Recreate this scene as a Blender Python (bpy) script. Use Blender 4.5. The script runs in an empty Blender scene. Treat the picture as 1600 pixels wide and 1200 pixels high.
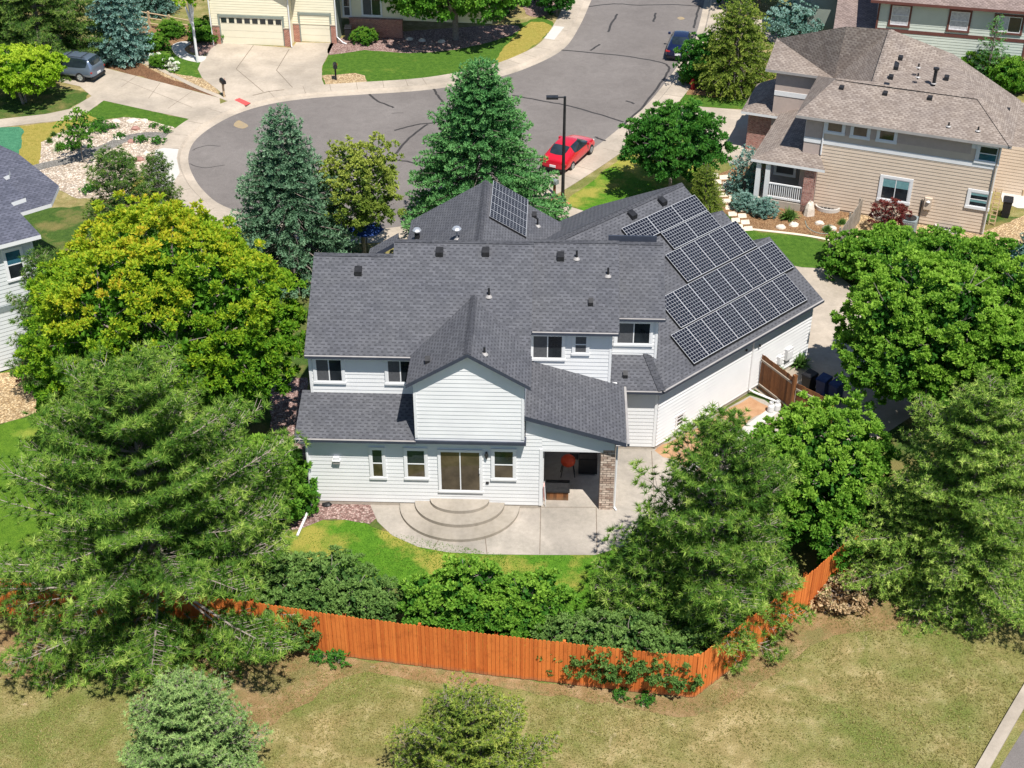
import bpy, math, random
import numpy as np
from mathutils import Vector
from mathutils.geometry import tessellate_polygon
R_ = math.radians
S = bpy.context.scene
COL = S.collection
# ------------------------------------------------------------------ camera, sky, sun, exposure
F_, HH, CH = 2160.0, 1450.0, 36.5           # focal length and horizon height of the 1600 px photograph, camera height in m
TH = math.atan2(HH, F_)
cam_d = bpy.data.cameras.new('camera'); cam = bpy.data.objects.new('camera', cam_d); COL.objects.link(cam)
cam.location = (0, 0, CH); cam.rotation_euler = (math.pi/2 - TH, 0, 0)
cam_d.sensor_width = 36; cam_d.lens = 36*F_/1600; cam_d.clip_end = 2000; cam_d.clip_start = .5
S.camera = cam
SUN_EL, SUN_AZ = R_(63), math.atan2(.42, -.91)       # azimuth clockwise from +Y
sunv = Vector((math.sin(SUN_AZ)*math.cos(SUN_EL), math.cos(SUN_AZ)*math.cos(SUN_EL), math.sin(SUN_EL)))
W = bpy.data.worlds.new('World'); S.world = W; W.use_nodes = True
nt = W.node_tree; sky = nt.nodes.new('ShaderNodeTexSky'); sky.sky_type = 'NISHITA'; sky.sun_disc = False
sky.sun_elevation = SUN_EL; sky.sun_rotation = SUN_AZ; sky.altitude = 1700; sky.air_density = 1; sky.dust_density = .6
bg = nt.nodes['Background']; nt.links.new(sky.outputs[0], bg.inputs[0]); bg.inputs[1].default_value = .1
sl = bpy.data.lights.new('sun', 'SUN'); sl.energy = 5.0; sl.angle = R_(.5); sl.color = (1, .96, .90)
so = bpy.data.objects.new('sun', sl); COL.objects.link(so); so.rotation_euler = sunv.to_track_quat('Z', 'Y').to_euler(); so.location = (10, 0, 80)
S.view_settings.view_transform = 'Standard'; S.view_settings.look = 'None'; S.view_settings.gamma = 1
S.view_settings.exposure = .46
# ------------------------------------------------------------------ pixel <-> place
_fw = np.array([0, math.cos(TH), -math.sin(TH)]); _up = np.array([0, math.sin(TH), math.cos(TH)])
def G(px, py, z=0.):
    d = np.array([1., 0, 0])*((px-800)/F_) - _up*((py-600)/F_) + _fw
    t = (z-CH)/d[2]; return np.array([d[0]*t, d[1]*t, z])
def _bis(px, py, test, lo=-4., hi=30.):
    for _ in range(50):
        m = (lo+hi)/2
        if test(G(px, py, m)): lo = m
        else: hi = m
    return m
class Fr:
    def __init__(s, o, deg):
        s.o = np.array(o[:2], float); a = R_(deg); s.a = deg
        s.x = np.array([math.cos(a), math.sin(a)]); s.y = np.array([-s.x[1], s.x[0]])
    def W(s, u, v, z): p = s.o + s.x*u + s.y*v; return (p[0], p[1], z)
    def loc(s, p): d = np.array(p[:2])-s.o; return d@s.x, d@s.y
    def onz(s, px, py, z): return s.loc(G(px, py, z))
    def onv(s, px, py, v):
        z = _bis(px, py, lambda p: s.loc(p)[1] > v); return s.loc(G(px, py, z))[0], z
    def onpl(s, px, py, f):
        z = _bis(px, py, lambda p: f(*s.loc(p)) > p[2]); u, v = s.loc(G(px, py, z)); return u, v, z
    def sub(s, u, v, deg): return Fr(s.W(u, v, 0), s.a+deg)
    def rect(s, v, x0, y0, x1, y1):
        u0, z1 = s.onv(x0, y0, v); u1, z0 = s.onv(x1, y1, v); return u0, u1, z0, z1
# ------------------------------------------------------------------ materials
MT = {}
class NT:
    def __init__(s, name):
        s.m = bpy.data.materials.new(name); s.m.use_nodes = True; s.t = s.m.node_tree; s.n = s.t.nodes; s.b = s.n['Principled BSDF']
        MT[name] = s.m
    def add(s, ty, **k):
        n = s.n.new('ShaderNode'+ty)
        for a, v in k.items():
            if a in n.inputs.keys(): n.inputs[a].default_value = v
            else: setattr(n, a, v)
        return n
    def ln(s, a, b): s.t.links.new(a, b)
    def noise(s, scale, detail=6, co=None, rough=.6, dist=0):
        n = s.add('TexNoise'); n.inputs['Scale'].default_value = scale; n.inputs['Detail'].default_value = detail; n.inputs['Roughness'].default_value = rough
        n.inputs['Distortion'].default_value = dist
        s.ln(co or s.co(), n.inputs['Vector']); return n.outputs['Fac']
    def co(s, uv=False):
        if not hasattr(s, 'tc'): s.tc = s.add('TexCoord'); s.geo = s.add('NewGeometry')
        return s.tc.outputs['UV'] if uv else s.geo.outputs['Position']
    def ramp(s, fac, stops, interp='LINEAR'):
        r = s.add('ValToRGB'); r.color_ramp.interpolation = interp; e = r.color_ramp.elements
        while len(e) < len(stops): e.new(.5)
        for el, (p, c) in zip(e, stops):
            el.position = p; el.color = (*c, 1) if len(c) == 3 else c
        s.ln(fac, r.inputs[0]); return r.outputs[0]
    def mix(s, fac, a, b, mode='MIX'):
        m = s.add('Mix', data_type='RGBA', blend_type=mode)
        for i, v in ((0, fac), (6, a), (7, b)):
            if hasattr(v, 'links'): s.ln(v, m.inputs[i])
            else: m.inputs[i].default_value = v if i == 0 else ((*v, 1) if len(v) == 3 else v)
        return m.outputs[2]
    def math(s, op, a, b=0.):
        m = s.add('Math', operation=op)
        for i, v in ((0, a), (1, b)):
            if hasattr(v, 'links'): s.ln(v, m.inputs[i])
            else: m.inputs[i].default_value = v
        return m.outputs[0]
    def bump(s, h, strength=.5, dist=.02):
        b = s.add('Bump'); b.inputs['Strength'].default_value = strength; b.inputs['Distance'].default_value = dist
        s.ln(h, b.inputs['Height']); s.ln(b.outputs[0], s.b.inputs['Normal'])
    def fin(s, col, rough=.85, spec=.3, metal=0):
        if hasattr(col, 'links'): s.ln(col, s.b.inputs['Base Color'])
        else: s.b.inputs['Base Color'].default_value = (*col, 1)
        s.b.inputs['Roughness'].default_value = rough; s.b.inputs['Specular IOR Level'].default_value = spec; s.b.inputs['Metallic'].default_value = metal
        return s.m
def vary(name, a, b, scale=3, rough=.8, bump=0, bd=.02, spec=.3, detail=6, metal=0, bs=None):
    n = NT(name); f = n.noise(scale, detail)
    c = n.ramp(f, [(.3, a), (.7, b)])
    if bump: n.bump(n.noise(bs or scale*6, 6), bump, bd)
    return n.fin(c, rough, spec, metal)
def shingle(name, c1, c2, mort, amp=1.):
    n = NT(name); uv = n.co(True); sp = n.add('SeparateXYZ'); n.ln(uv, sp.inputs[0])
    rv = n.math('DIVIDE', sp.outputs[1], .145); row = n.math('FLOOR', rv); fv = n.math('FRACT', rv)
    wr = n.add('TexWhiteNoise', noise_dimensions='1D'); n.ln(row, wr.inputs['W'])
    uu = n.math('ADD', n.math('DIVIDE', sp.outputs[0], .27), n.math('ADD', n.math('MULTIPLY', row, .5), n.math('MULTIPLY', wr.outputs[0], .22)))
    cell = n.math('FLOOR', uu); fu = n.math('FRACT', uu)
    cb = n.add('CombineXYZ'); n.ln(cell, cb.inputs[0]); n.ln(row, cb.inputs[1]); wc = n.add('TexWhiteNoise', noise_dimensions='2D'); n.ln(cb.outputs[0], wc.inputs['Vector'])
    tab = n.math('LESS_THAN', fu, n.math('ADD', n.math('MULTIPLY', wc.outputs[0], .3), .36)); low = n.math('LESS_THAN', fv, .42)
    c = n.mix(wc.outputs[0], c1, c2); c = n.mix(n.math('MULTIPLY', n.math('MULTIPLY', tab, low), .62), c, mort)  # dark dashes paint the shadow portion of the tabs into the colour
    big = n.ramp(n.noise(.9, 5), [(.3, (.9, .9, .91)), (.72, (1.09, 1.08, 1.05))]); fine = n.ramp(n.noise(30, 3), [(.3, (.84,)*3), (.7, (1.16,)*3)])
    c = n.mix(1., c, big, 'MULTIPLY'); c = n.mix(1., c, fine, 'MULTIPLY'); n.bump(tab, .35, .012)
    return n.fin(c, .92, .2)
shingle('shingle_dark', (.080, .082, .092), (.112, .114, .127), (.032, .033, .039))
shingle('ridge_dark', (.055, .057, .066), (.075, .077, .087), (.03, .031, .036))
shingle('shingle_brown', (.185, .15, .128), (.29, .245, .212), (.11, .085, .072))
shingle('shingle_slate', (.07, .075, .10), (.11, .115, .15), (.04, .042, .055))
shingle('shingle_umber', (.17, .13, .115), (.27, .21, .19), (.10, .075, .07))
def brick(name, c1, c2, mort, w=.2, h=.075, ms=.01, noisy=.2):
    n = NT(name); br = n.add('TexBrick'); n.ln(n.co(True), br.inputs['Vector'])
    for k, v in (('Scale', 1.), ('Brick Width', w), ('Row Height', h), ('Mortar Size', ms)): br.inputs[k].default_value = v
    br.inputs['Color1'].default_value = (*c1, 1); br.inputs['Color2'].default_value = (*c2, 1); br.inputs['Mortar'].default_value = (*mort, 1)
    f = n.ramp(n.noise(6, 5), [(.3, (1-noisy,)*3), (.7, (1+noisy,)*3)])
    c = n.mix(1., br.outputs[0], f, 'MULTIPLY'); n.bump(br.outputs['Fac'], .6, -.01); return n.fin(c, .9)
brick('brick_red', (.30, .09, .055), (.44, .17, .11), (.42, .34, .28))
brick('brick_mixed', (.27, .09, .07), (.42, .22, .18), (.40, .33, .29), noisy=.35)
n = NT('ledge_stone'); br = n.add('TexBrick'); n.ln(n.co(True), br.inputs['Vector'])
for k, v in (('Scale', 1.), ('Brick Width', .33), ('Row Height', .115), ('Mortar Size', .012), ('Mortar Smooth', .3)): br.inputs[k].default_value = v
br.inputs['Color1'].default_value = (.34, .24, .19, 1); br.inputs['Color2'].default_value = (.62, .53, .45, 1); br.inputs['Mortar'].default_value = (.13, .10, .08, 1)
c = n.mix(1., br.outputs[0], n.ramp(n.noise(7, 4), [(.3, (.6, .57, .55)), (.7, (1.25, 1.2, 1.15))]), 'MULTIPLY'); n.bump(n.mix(.5, br.outputs['Fac'], n.noise(9, 4)), .8, -.04); n.fin(c, .9)
vary('siding_white', (.66, .66, .66), (.73, .73, .725), .8, .55, .15, .003, bs=30)
vary('trim_white', (.68, .68, .68), (.74, .74, .74), 2, .5)
vary('siding_tan', (.55, .445, .345), (.61, .50, .395), 1.2, .65)
vary('siding_cream', (.74, .68, .50), (.80, .74, .56), 1.2, .6)
vary('siding_pale_green', (.46, .50, .45), (.53, .57, .51), 1.2, .6)
vary('siding_pale_grey', (.55, .57, .57), (.62, .64, .63), 1.2, .6)
vary('stucco_mauve', (.42, .34, .30), (.48, .39, .34), 4, .9, .3, .01)
vary('trim_brown', (.11, .04, .035), (.14, .055, .045), 2, .6)
vary('trim_sage', (.22, .25, .22), (.26, .29, .25), 2, .6)
vary('fascia_navy', (.035, .042, .06), (.05, .058, .08), 2, .5)
vary('gutter_grey', (.30, .28, .27), (.38, .36, .34), 2, .4)
vary('garage_door_cream', (.72, .66, .50), (.78, .72, .56), 1, .5)
vary('dark_metal', (.02, .02, .022), (.04, .04, .042), 6, .4, metal=.3)
vary('black_plastic', (.012, .012, .013), (.02, .02, .022), 6, .45)
vary('galvanised', (.5, .51, .52), (.62, .63, .64), 8, .35, metal=.6)
vary('grey_metal', (.22, .26, .26), (.28, .32, .32), 8, .5, metal=.2)
vary('panel_frame', (.42, .43, .45), (.50, .51, .53), 4, .4)
vary('white_metal', (.62, .62, .62), (.7, .7, .7), 4, .4)
vary('rubber', (.015, .015, .016), (.03, .03, .03), 8, .8)
vary('foundation', (.33, .29, .24), (.42, .37, .31), 5, .95, .3, .01)
vary('bark', (.16, .13, .11), (.30, .26, .23), 9, .95, .6, .03)
vary('bark_pale', (.24, .20, .17), (.42, .36, .31), 9, .95, .6, .03)
vary('wood_grey', (.24, .20, .16), (.38, .33, .27), 5, .9)
vary('wood_pale', (.42, .30, .18), (.55, .42, .27), 5, .9)
vary('red_paint', (.38, .02, .02), (.46, .04, .03), 4, .5)
vary('blue_plastic', (.012, .03, .11), (.02, .05, .16), 4, .5)
vary('orange_red', (.62, .06, .02), (.72, .09, .03), 4, .4)
vary('umbrella_blue', (.015, .04, .16), (.02, .06, .22), 3, .8)
vary('pink_cloth', (.55, .18, .16), (.75, .42, .38), 5, .8)
vary('terracotta', (.42, .16, .08), (.5, .2, .1), 5, .8)
vary('boulder', (.55, .47, .38), (.72, .65, .56), 3, .9, .6, .05)
vary('boulder_red', (.28, .14, .11), (.42, .24, .2), 3, .9, .6, .05)
vary('paver', (.60, .52, .40), (.70, .62, .5), 3, .9, .3, .01)
vary('curtain', (.35, .35, .38), (.6, .6, .62), 7, .9)
vary('screen_grey', (.07, .072, .078), (.10, .102, .108), 12, .6)
vary('blind_teal', (.12, .26, .27), (.18, .34, .35), 5, .8)
# orange stained fence boards, brown gate boards
def boards(name, a, b, w, gap=(.05, .02, .01), rough=.75):
    n = NT(name); uv = n.co(True); sp = n.add('SeparateXYZ'); n.ln(uv, sp.inputs[0])
    wn = n.add('TexWhiteNoise', noise_dimensions='1D'); n.ln(n.math('FLOOR', n.math('DIVIDE', sp.outputs[0], w)), wn.inputs['W'])
    mp = n.add('Mapping'); mp.inputs['Scale'].default_value = (18, 1.6, 1); n.ln(uv, mp.inputs[0])
    g = n.noise(2.2, 6, mp.outputs[0]); f = n.math('ADD', n.math('MULTIPLY', wn.outputs[0], .4), n.math('MULTIPLY', g, .6))
    c = n.ramp(f, [(.25, a), (.75, b)]); c = n.mix(n.ramp(n.noise(2.2, 7, rough=.7), [(.52, (0, 0, 0)), (.7, (.45, .45, .45))]), c, tuple(x*.55 for x in a))
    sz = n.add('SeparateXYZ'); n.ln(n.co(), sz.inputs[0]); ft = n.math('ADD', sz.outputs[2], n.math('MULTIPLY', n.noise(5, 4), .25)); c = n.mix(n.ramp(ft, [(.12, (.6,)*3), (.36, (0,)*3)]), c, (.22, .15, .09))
    return n.fin(c, rough)
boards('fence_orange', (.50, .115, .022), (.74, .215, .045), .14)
boards('gate_brown', (.085, .035, .015), (.30, .125, .045), .14)
boards('garage_wood', (.2, .1, .05), (.3, .16, .09), .3)
def glassy(name, base=(.012, .015, .018), rough=.06):
    n = NT(name); f = n.noise(1.3, 3); n.fin(n.ramp(f, [(.35, base), (.7, tuple(x*2.2+.004 for x in base))]), rough, .6); return n.m
glassy('glass'); glassy('glass_warm_reflect', (.045, .034, .02)); glassy('glass_car', (.01, .016, .02), .04); glassy('glass_blue', (.02, .07, .10), .04)  # warm pane tones paint reflections and a lit interior into the glass colour
# ---- grounds
n = NT('field'); a = n.noise(.11, 8, rough=.65); b = n.noise(1.3, 8, rough=.7); d = n.noise(22, 4, rough=.75); g_ = n.noise(.33, 8, rough=.7, dist=.8)
c = n.ramp(b, [(.3, (.19, .155, .058)), (.5, (.29, .23, .10)), (.68, (.45, .36, .19))])
green = n.ramp(d, [(.3, (.065, .10, .018)), (.7, (.17, .21, .045))])
c = n.mix(n.ramp(n.math('ADD', n.math('MULTIPLY', a, .55), n.math('MULTIPLY', g_, .45)), [(.44, (0, 0, 0)), (.58, (.85, .85, .85))]), c, green)
c = n.mix(n.ramp(n.noise(.8, 10, rough=.8, dist=1.2), [(.60, (0, 0, 0)), (.68, (.75, .75, .75))]), c, (.47, .37, .24))
c = n.mix(1., c, n.ramp(d, [(.32, (.5, .52, .5)), (.5, (1, 1, 1)), (.7, (1.45, 1.4, 1.3))]), 'MULTIPLY')
c = n.mix(n.ramp(n.noise(14, 2), [(.72, (0, 0, 0)), (.74, (.8, .8, .8))]), c, (.55, .48, .36))
n.bump(n.mix(.5, d, n.noise(5, 5)), .9, .09); n.fin(c, .95, .1)
n = NT('bare_soil'); d = n.noise(24, 5, rough=.75); e = n.noise(1.1, 8, rough=.7, dist=.5)
c = n.ramp(e, [(.3, (.22, .145, .06)), (.5, (.31, .205, .095)), (.66, (.43, .30, .165))]); c = n.mix(n.ramp(n.noise(.5, 8, rough=.75), [(.5, (0, 0, 0)), (.6, (.8, .8, .8))]), c, (.20, .19, .07))
c = n.mix(n.ramp(n.noise(1.7, 8, rough=.8, dist=1), [(.62, (0, 0, 0)), (.68, (.8, .8, .8))]), c, (.52, .42, .30)); c = n.mix(1., c, n.ramp(d, [(.3, (.55,)*3), (.7, (1.4,)*3)]), 'MULTIPLY'); n.bump(d, .9, .08); n.fin(c, .95, .1)
def lawn(name, dark, lite, dry, dthr=.6, bumpd=.05):
    n = NT(name); a = n.noise(.45, 6, rough=.6); d = n.noise(26, 4, rough=.75); e = n.noise(3.2, 6)
    c = n.ramp(n.math('ADD', n.math('MULTIPLY', e, .55), n.math('MULTIPLY', d, .45)), [(.35, dark), (.65, lite)])
    c = n.mix(n.ramp(a, [(dthr-.06, (0, 0, 0)), (dthr+.08, (.85, .85, .85))]), c, dry)
    c = n.mix(1., c, n.ramp(d, [(.3, (.5, .55, .5)), (.7, (1.4, 1.35, 1.3))]), 'MULTIPLY')
    n.bump(d, .9, bumpd); return n.fin(c, .95, .1)
lawn('lawn_green', (.035, .095, .012), (.10, .19, .025), (.20, .25, .045), .66)
lawn('lawn_back', (.05, .14, .012), (.12, .26, .022), (.36, .31, .07), .535)
lawn('lawn_bright', (.055, .13, .012), (.13, .235, .022), (.30, .34, .06), .62)
lawn('lawn_dry', (.20, .19, .03), (.42, .32, .09), (.30, .26, .06), .55)
lawn('juniper_mat', (.04, .16, .09), (.09, .26, .15), (.06, .18, .1), .8)
lawn('rough_green', (.03, .07, .015), (.09, .15, .03), (.22, .18, .07), .52)
def gravel(name, cols, scale=14, bd=.05):
    n = NT(name); v = n.add('TexVoronoi'); v.inputs['Scale'].default_value = scale; n.ln(n.co(), v.inputs['Vector'])
    sp = n.add('SeparateXYZ'); n.ln(v.outputs['Color'], sp.inputs[0])
    c = n.ramp(sp.outputs[0], [(i/(len(cols)-1), q) for i, q in enumerate(cols)])
    c = n.mix(1., c, n.ramp(v.outputs['Distance'], [(.1, (1.1, 1.1, 1.1)), (.62, (.45, .42, .4))]), 'MULTIPLY')
    c = n.mix(1., c, n.ramp(n.noise(.8, 5), [(.3, (.85, .85, .85)), (.7, (1.15, 1.15, 1.15))]), 'MULTIPLY')
    n.bump(v.outputs['Distance'], 1., -bd); return n.fin(c, .9)
gravel('gravel_pink', [(.26, .15, .13), (.42, .28, .25), (.55, .42, .38)], 11)
gravel('gravel_tan', [(.48, .33, .17), (.62, .46, .26), (.74, .58, .36)], 10)
gravel('gravel_cream', [(.58, .46, .34), (.72, .61, .48), (.82, .73, .62)], 8)
gravel('gravel_grey', [(.24, .23, .2), (.33, .32, .29), (.42, .40, .37)], 16)
gravel('gravel_brown', [(.22, .13, .09), (.38, .25, .18), (.5, .38, .3)], 13)
gravel('mulch', [(.25, .13, .06), (.40, .23, .11), (.50, .33, .18)], 18, .04)
gravel('dirt_mulch', [(.16, .08, .04), (.28, .14, .07), (.36, .21, .11)], 20, .03)
n = NT('dirt_tan'); n.bump(n.noise(20, 5), .5, .03); n.fin(n.ramp(n.noise(2, 7), [(.3, (.34, .185, .095)), (.7, (.46, .28, .16))]), .95)
def concrete(name, a, b, stain=.72):
    n = NT(name); e = n.noise(.55, 7, rough=.65); f = n.noise(5, 6); c = n.ramp(n.math('ADD', n.math('MULTIPLY', e, .65), n.math('MULTIPLY', f, .35)), [(.32, a), (.66, b)])
    c = n.mix(1., c, n.ramp(n.noise(.25, 5, dist=.6), [(.38, (stain,)*3), (.6, (1.04, 1.03, 1.02))]), 'MULTIPLY')
    c = n.mix(1., c, n.ramp(n.noise(40, 3), [(.3, (.93,)*3), (.7, (1.06,)*3)]), 'MULTIPLY')
    n.bump(n.noise(60, 3), .2, .005); return n.fin(c, .9)
concrete('concrete', (.34, .29, .23), (.49, .42, .34), .8)
concrete('concrete_new', (.46, .44, .41), (.54, .52, .48), .95)
concrete('concrete_patio', (.29, .265, .225), (.45, .40, .345), .72)
concrete('concrete_step', (.26, .23, .185), (.40, .355, .30), .8)
concrete('concrete_red', (.5, .06, .06), (.6, .1, .09), .9)
n = NT('asphalt'); c = n.ramp(n.noise(.14, 8, rough=.6), [(.3, (.145, .128, .118)), (.7, (.195, .174, .16))])
c = n.mix(1., c, n.ramp(n.noise(30, 3), [(.3, (.8,)*3), (.7, (1.2,)*3)]), 'MULTIPLY'); c = n.mix(1., c, n.ramp(n.noise(1.1, 8, dist=1.5), [(.3, (.88,)*3), (.7, (1.06,)*3)]), 'MULTIPLY')
c = n.mix(n.ramp(n.noise(.5, 6, dist=2), [(.66, (0, 0, 0)), (.74, (.5, .5, .5))]), c, (.11, .10, .095)); n.bump(n.noise(60, 3), .3, .01); n.fin(c, .9)
vary('tar', (.03, .028, .027), (.055, .05, .048), 6, .7)
vary('joint', (.13, .10, .075), (.2, .16, .12), 6, .9)
vary('yellow_stain', (.34, .25, .13), (.27, .22, .16), 3, .9)
# solar cells
n = NT('solar_cell'); br = n.add('TexBrick'); br.offset = 0; n.ln(n.co(True), br.inputs['Vector'])
for k, v in (('Scale', 1.), ('Brick Width', .165), ('Row Height', .165), ('Mortar Size', .008), ('Mortar Smooth', 0.)): br.inputs[k].default_value = v
br.inputs['Color1'].default_value = (.006, .008, .016, 1); br.inputs['Color2'].default_value = (.010, .012, .022, 1); br.inputs['Mortar'].default_value = (.30, .31, .33, 1)
n.fin(br.outputs[0], .4, .06)
# foliage
def leafmat(name, stops, trans=.25, rough=.6):
    n = NT(name); at = n.add('Attribute'); at.attribute_name = 'tone'
    c = n.ramp(at.outputs['Fac'], stops); n.fin(c, rough, .12)
    tr = n.add('BsdfTranslucent'); n.ln(n.mix(1., c, (1.3, 1.5, .7), 'MULTIPLY'), tr.inputs[0])
    mx = n.add('MixShader'); mx.inputs[0].default_value = trans; n.ln(n.b.outputs[0], mx.inputs[1]); n.ln(tr.outputs[0], mx.inputs[2])
    n.ln(mx.outputs[0], n.n['Material Output'].inputs[0]); return n.m
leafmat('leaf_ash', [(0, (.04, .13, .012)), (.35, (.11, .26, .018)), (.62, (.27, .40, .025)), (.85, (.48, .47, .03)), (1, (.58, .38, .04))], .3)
leafmat('leaf_green', [(0, (.025, .10, .014)), (.5, (.085, .235, .025)), (1, (.27, .44, .055))], .3)
leafmat('leaf_deep', [(0, (.018, .08, .014)), (.5, (.045, .17, .025)), (1, (.13, .30, .04))], .25)
leafmat('leaf_lime', [(0, (.10, .24, .018)), (.5, (.26, .44, .025)), (1, (.48, .58, .05))], .3)
leafmat('leaf_olive', [(0, (.05, .10, .02)), (.5, (.15, .23, .035)), (1, (.38, .42, .08))], .2)
leafmat('leaf_grey', [(0, (.035, .09, .022)), (.5, (.10, .20, .045)), (1, (.22, .34, .09))], .25)
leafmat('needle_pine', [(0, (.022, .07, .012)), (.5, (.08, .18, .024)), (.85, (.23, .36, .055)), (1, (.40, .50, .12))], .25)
leafmat('needle_light', [(0, (.045, .11, .02)), (.45, (.15, .27, .04)), (.8, (.34, .46, .09)), (1, (.5, .6, .16))], .25)
leafmat('needle_sage', [(0, (.075, .15, .04)), (.5, (.18, .30, .09)), (1, (.36, .48, .17))], .2)
leafmat('needle_blue', [(0, (.05, .13, .11)), (.5, (.14, .27, .23)), (1, (.32, .48, .43))], .15)
leafmat('needle_bluegreen', [(0, (.035, .095, .05)), (.5, (.115, .225, .125)), (1, (.29, .42, .26))], .15)
leafmat('needle_green', [(0, (.03, .11, .035)), (.5, (.09, .25, .075)), (1, (.22, .42, .14))], .15)
leafmat('needle_dark', [(0, (.02, .07, .012)), (.5, (.08, .17, .03)), (1, (.25, .34, .07))], .2)
leafmat('leaf_red', [(0, (.06, .012, .012)), (.5, (.15, .03, .028)), (1, (.26, .07, .055))], .2)
leafmat('flower_white', [(0, (.7, .7, .66)), (1, (.85, .85, .8))], .2)
leafmat('leaf_dead', [(0, (.22, .13, .06)), (.5, (.42, .29, .16)), (.8, (.55, .42, .25)), (1, (.12, .2, .04))], .1)
M = MT
# ------------------------------------------------------------------ object helpers
ORG = {}
def tag(o, label=None, cat=None, group=None, kind=None):
    for k, v in (('label', label), ('category', cat), ('group', group), ('kind', kind)):
        if v: o[k] = v
    return o
def empty(name, loc, label, cat, group=None):
    o = bpy.data.objects.new(name, None); COL.objects.link(o); o.location = loc; o.empty_display_size = .3
    ORG[o.name] = np.array(loc, float); return tag(o, label, cat, group)
class MB:
    def __init__(s): s.v = []; s.f = []; s.m = []; s.mi = {}
    def mat(s, m):
        if m not in s.mi: s.mi[m] = len(s.mi)
        return s.mi[m]
    def poly(s, pts, m):
        b = len(s.v); s.v += [tuple(map(float, p)) for p in pts]; s.f.append(tuple(range(b, b+len(pts)))); s.m.append(s.mat(m)); return s
    def prism(s, bot, top, m, mtop=None, mbot=None):
        n = len(bot); s.poly(top, mtop or m); s.poly(list(bot)[::-1], mbot or m)
        for i in range(n):
            j = (i+1) % n; s.poly([bot[i], bot[j], top[j], top[i]], m)
        return s
    def box(s, fr, u0, u1, v0, v1, z0, z1, m, mtop=None):
        c = [(u0, v0), (u1, v0), (u1, v1), (u0, v1)]
        return s.prism([fr.W(u, v, z0) for u, v in c], [fr.W(u, v, z1) for u, v in c], m, mtop)
    def tube(s, pts, r, m, n=8, cap=True):
        pts = [Vector(p) for p in pts]; rs = r if hasattr(r, '__len__') else [r]*len(pts); rings = []
        for i, p in enumerate(pts):
            d = (pts[min(i+1, len(pts)-1)]-pts[max(i-1, 0)]).normalized()
            a = d.cross(Vector((0, 0, 1)) if abs(d.z) < .9 else Vector((1, 0, 0))).normalized(); b = d.cross(a)
            rings.append([p+(a*math.cos(t)+b*math.sin(t))*rs[i] for t in [2*math.pi*k/n for k in range(n)]])
        for A, B in zip(rings, rings[1:]):
            for k in range(n): s.poly([A[(k+1) % n], A[k], B[k], B[(k+1) % n]], m)
        if cap: s.poly(rings[-1][::-1], m); s.poly(rings[0], m)
        return s
    def lathe(s, c, prof, m, n=16):
        for (r0, z0), (r1, z1) in zip(prof, prof[1:]):
            for k in range(n):
                a, b = 2*math.pi*k/n, 2*math.pi*(k+1)/n
                s.poly([(c[0]+r0*math.cos(a), c[1]+r0*math.sin(a), c[2]+z0), (c[0]+r0*math.cos(b), c[1]+r0*math.sin(b), c[2]+z0),
                        (c[0]+r1*math.cos(b), c[1]+r1*math.sin(b), c[2]+z1), (c[0]+r1*math.cos(a), c[1]+r1*math.sin(a), c[2]+z1)], m)
        return s
    def slab(s, pts, th, mtop, mside):
        b = [(p[0], p[1], p[2]-th) for p in pts]; return s.prism(b, pts, mside, mtop)
    def build(s, name, parent=None, loc=None, smooth=False, uv=True):
        me = bpy.data.meshes.new(name); o = bpy.data.objects.new(name, me); COL.objects.link(o)
        if parent is not None: org = ORG[parent.name]; o.parent = parent
        elif loc is not None: org = np.array(loc, float); o.location = loc
        else: org = np.zeros(3)
        ORG[o.name] = org
        V = np.array(s.v) - org; me.from_pydata([tuple(x) for x in V], [], s.f)
        for m in s.mi: me.materials.append(M[m])
        me.polygons.foreach_set('material_index', s.m)
        if uv:
            L = me.uv_layers.new(name='UV').data; A = np.array(s.v)
            co = np.zeros((len(me.loops), 2)); k = 0
            for f in s.f:
                P_ = A[list(f)]; nn = np.zeros(3)
                for i in range(len(P_)): nn += np.cross(P_[i]-P_[0], P_[(i+1) % len(P_)]-P_[0])
                nl = np.linalg.norm(nn); nn = nn/nl if nl > 1e-12 else np.array([0, 0, 1.])
                t = np.cross((0, 0, 1.), nn); tl = np.linalg.norm(t); t = t/tl if tl > .05 else np.array([1., 0, 0]); q = np.cross(nn, t)
                co[k:k+len(P_), 0] = P_@t; co[k:k+len(P_), 1] = P_@q; k += len(P_)
            L.foreach_set('uv', co.ravel())
        if smooth: me.polygons.foreach_set('use_smooth', [True]*len(s.f))
        me.update(); return o
def struct(name, mb): o = mb.build(name); o['kind'] = 'structure'; return o
def smooth_px(pts, n=6, closed=False):
    P_ = [np.array(p, float) for p in pts]; out = []; N = len(P_)
    rng = range(N if closed else N-1)
    for i in rng:
        if closed: a, b, c, d = P_[(i-1) % N], P_[i], P_[(i+1) % N], P_[(i+2) % N]
        else: a, b, c, d = P_[max(i-1, 0)], P_[i], P_[i+1], P_[min(i+2, N-1)]
        for k in range(n):
            t = k/n; out.append(.5*((2*b)+(-a+c)*t+(2*a-5*b+4*c-d)*t*t+(-a+3*b-3*c+d)*t**3))
    if not closed: out.append(P_[-1])
    return out
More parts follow.
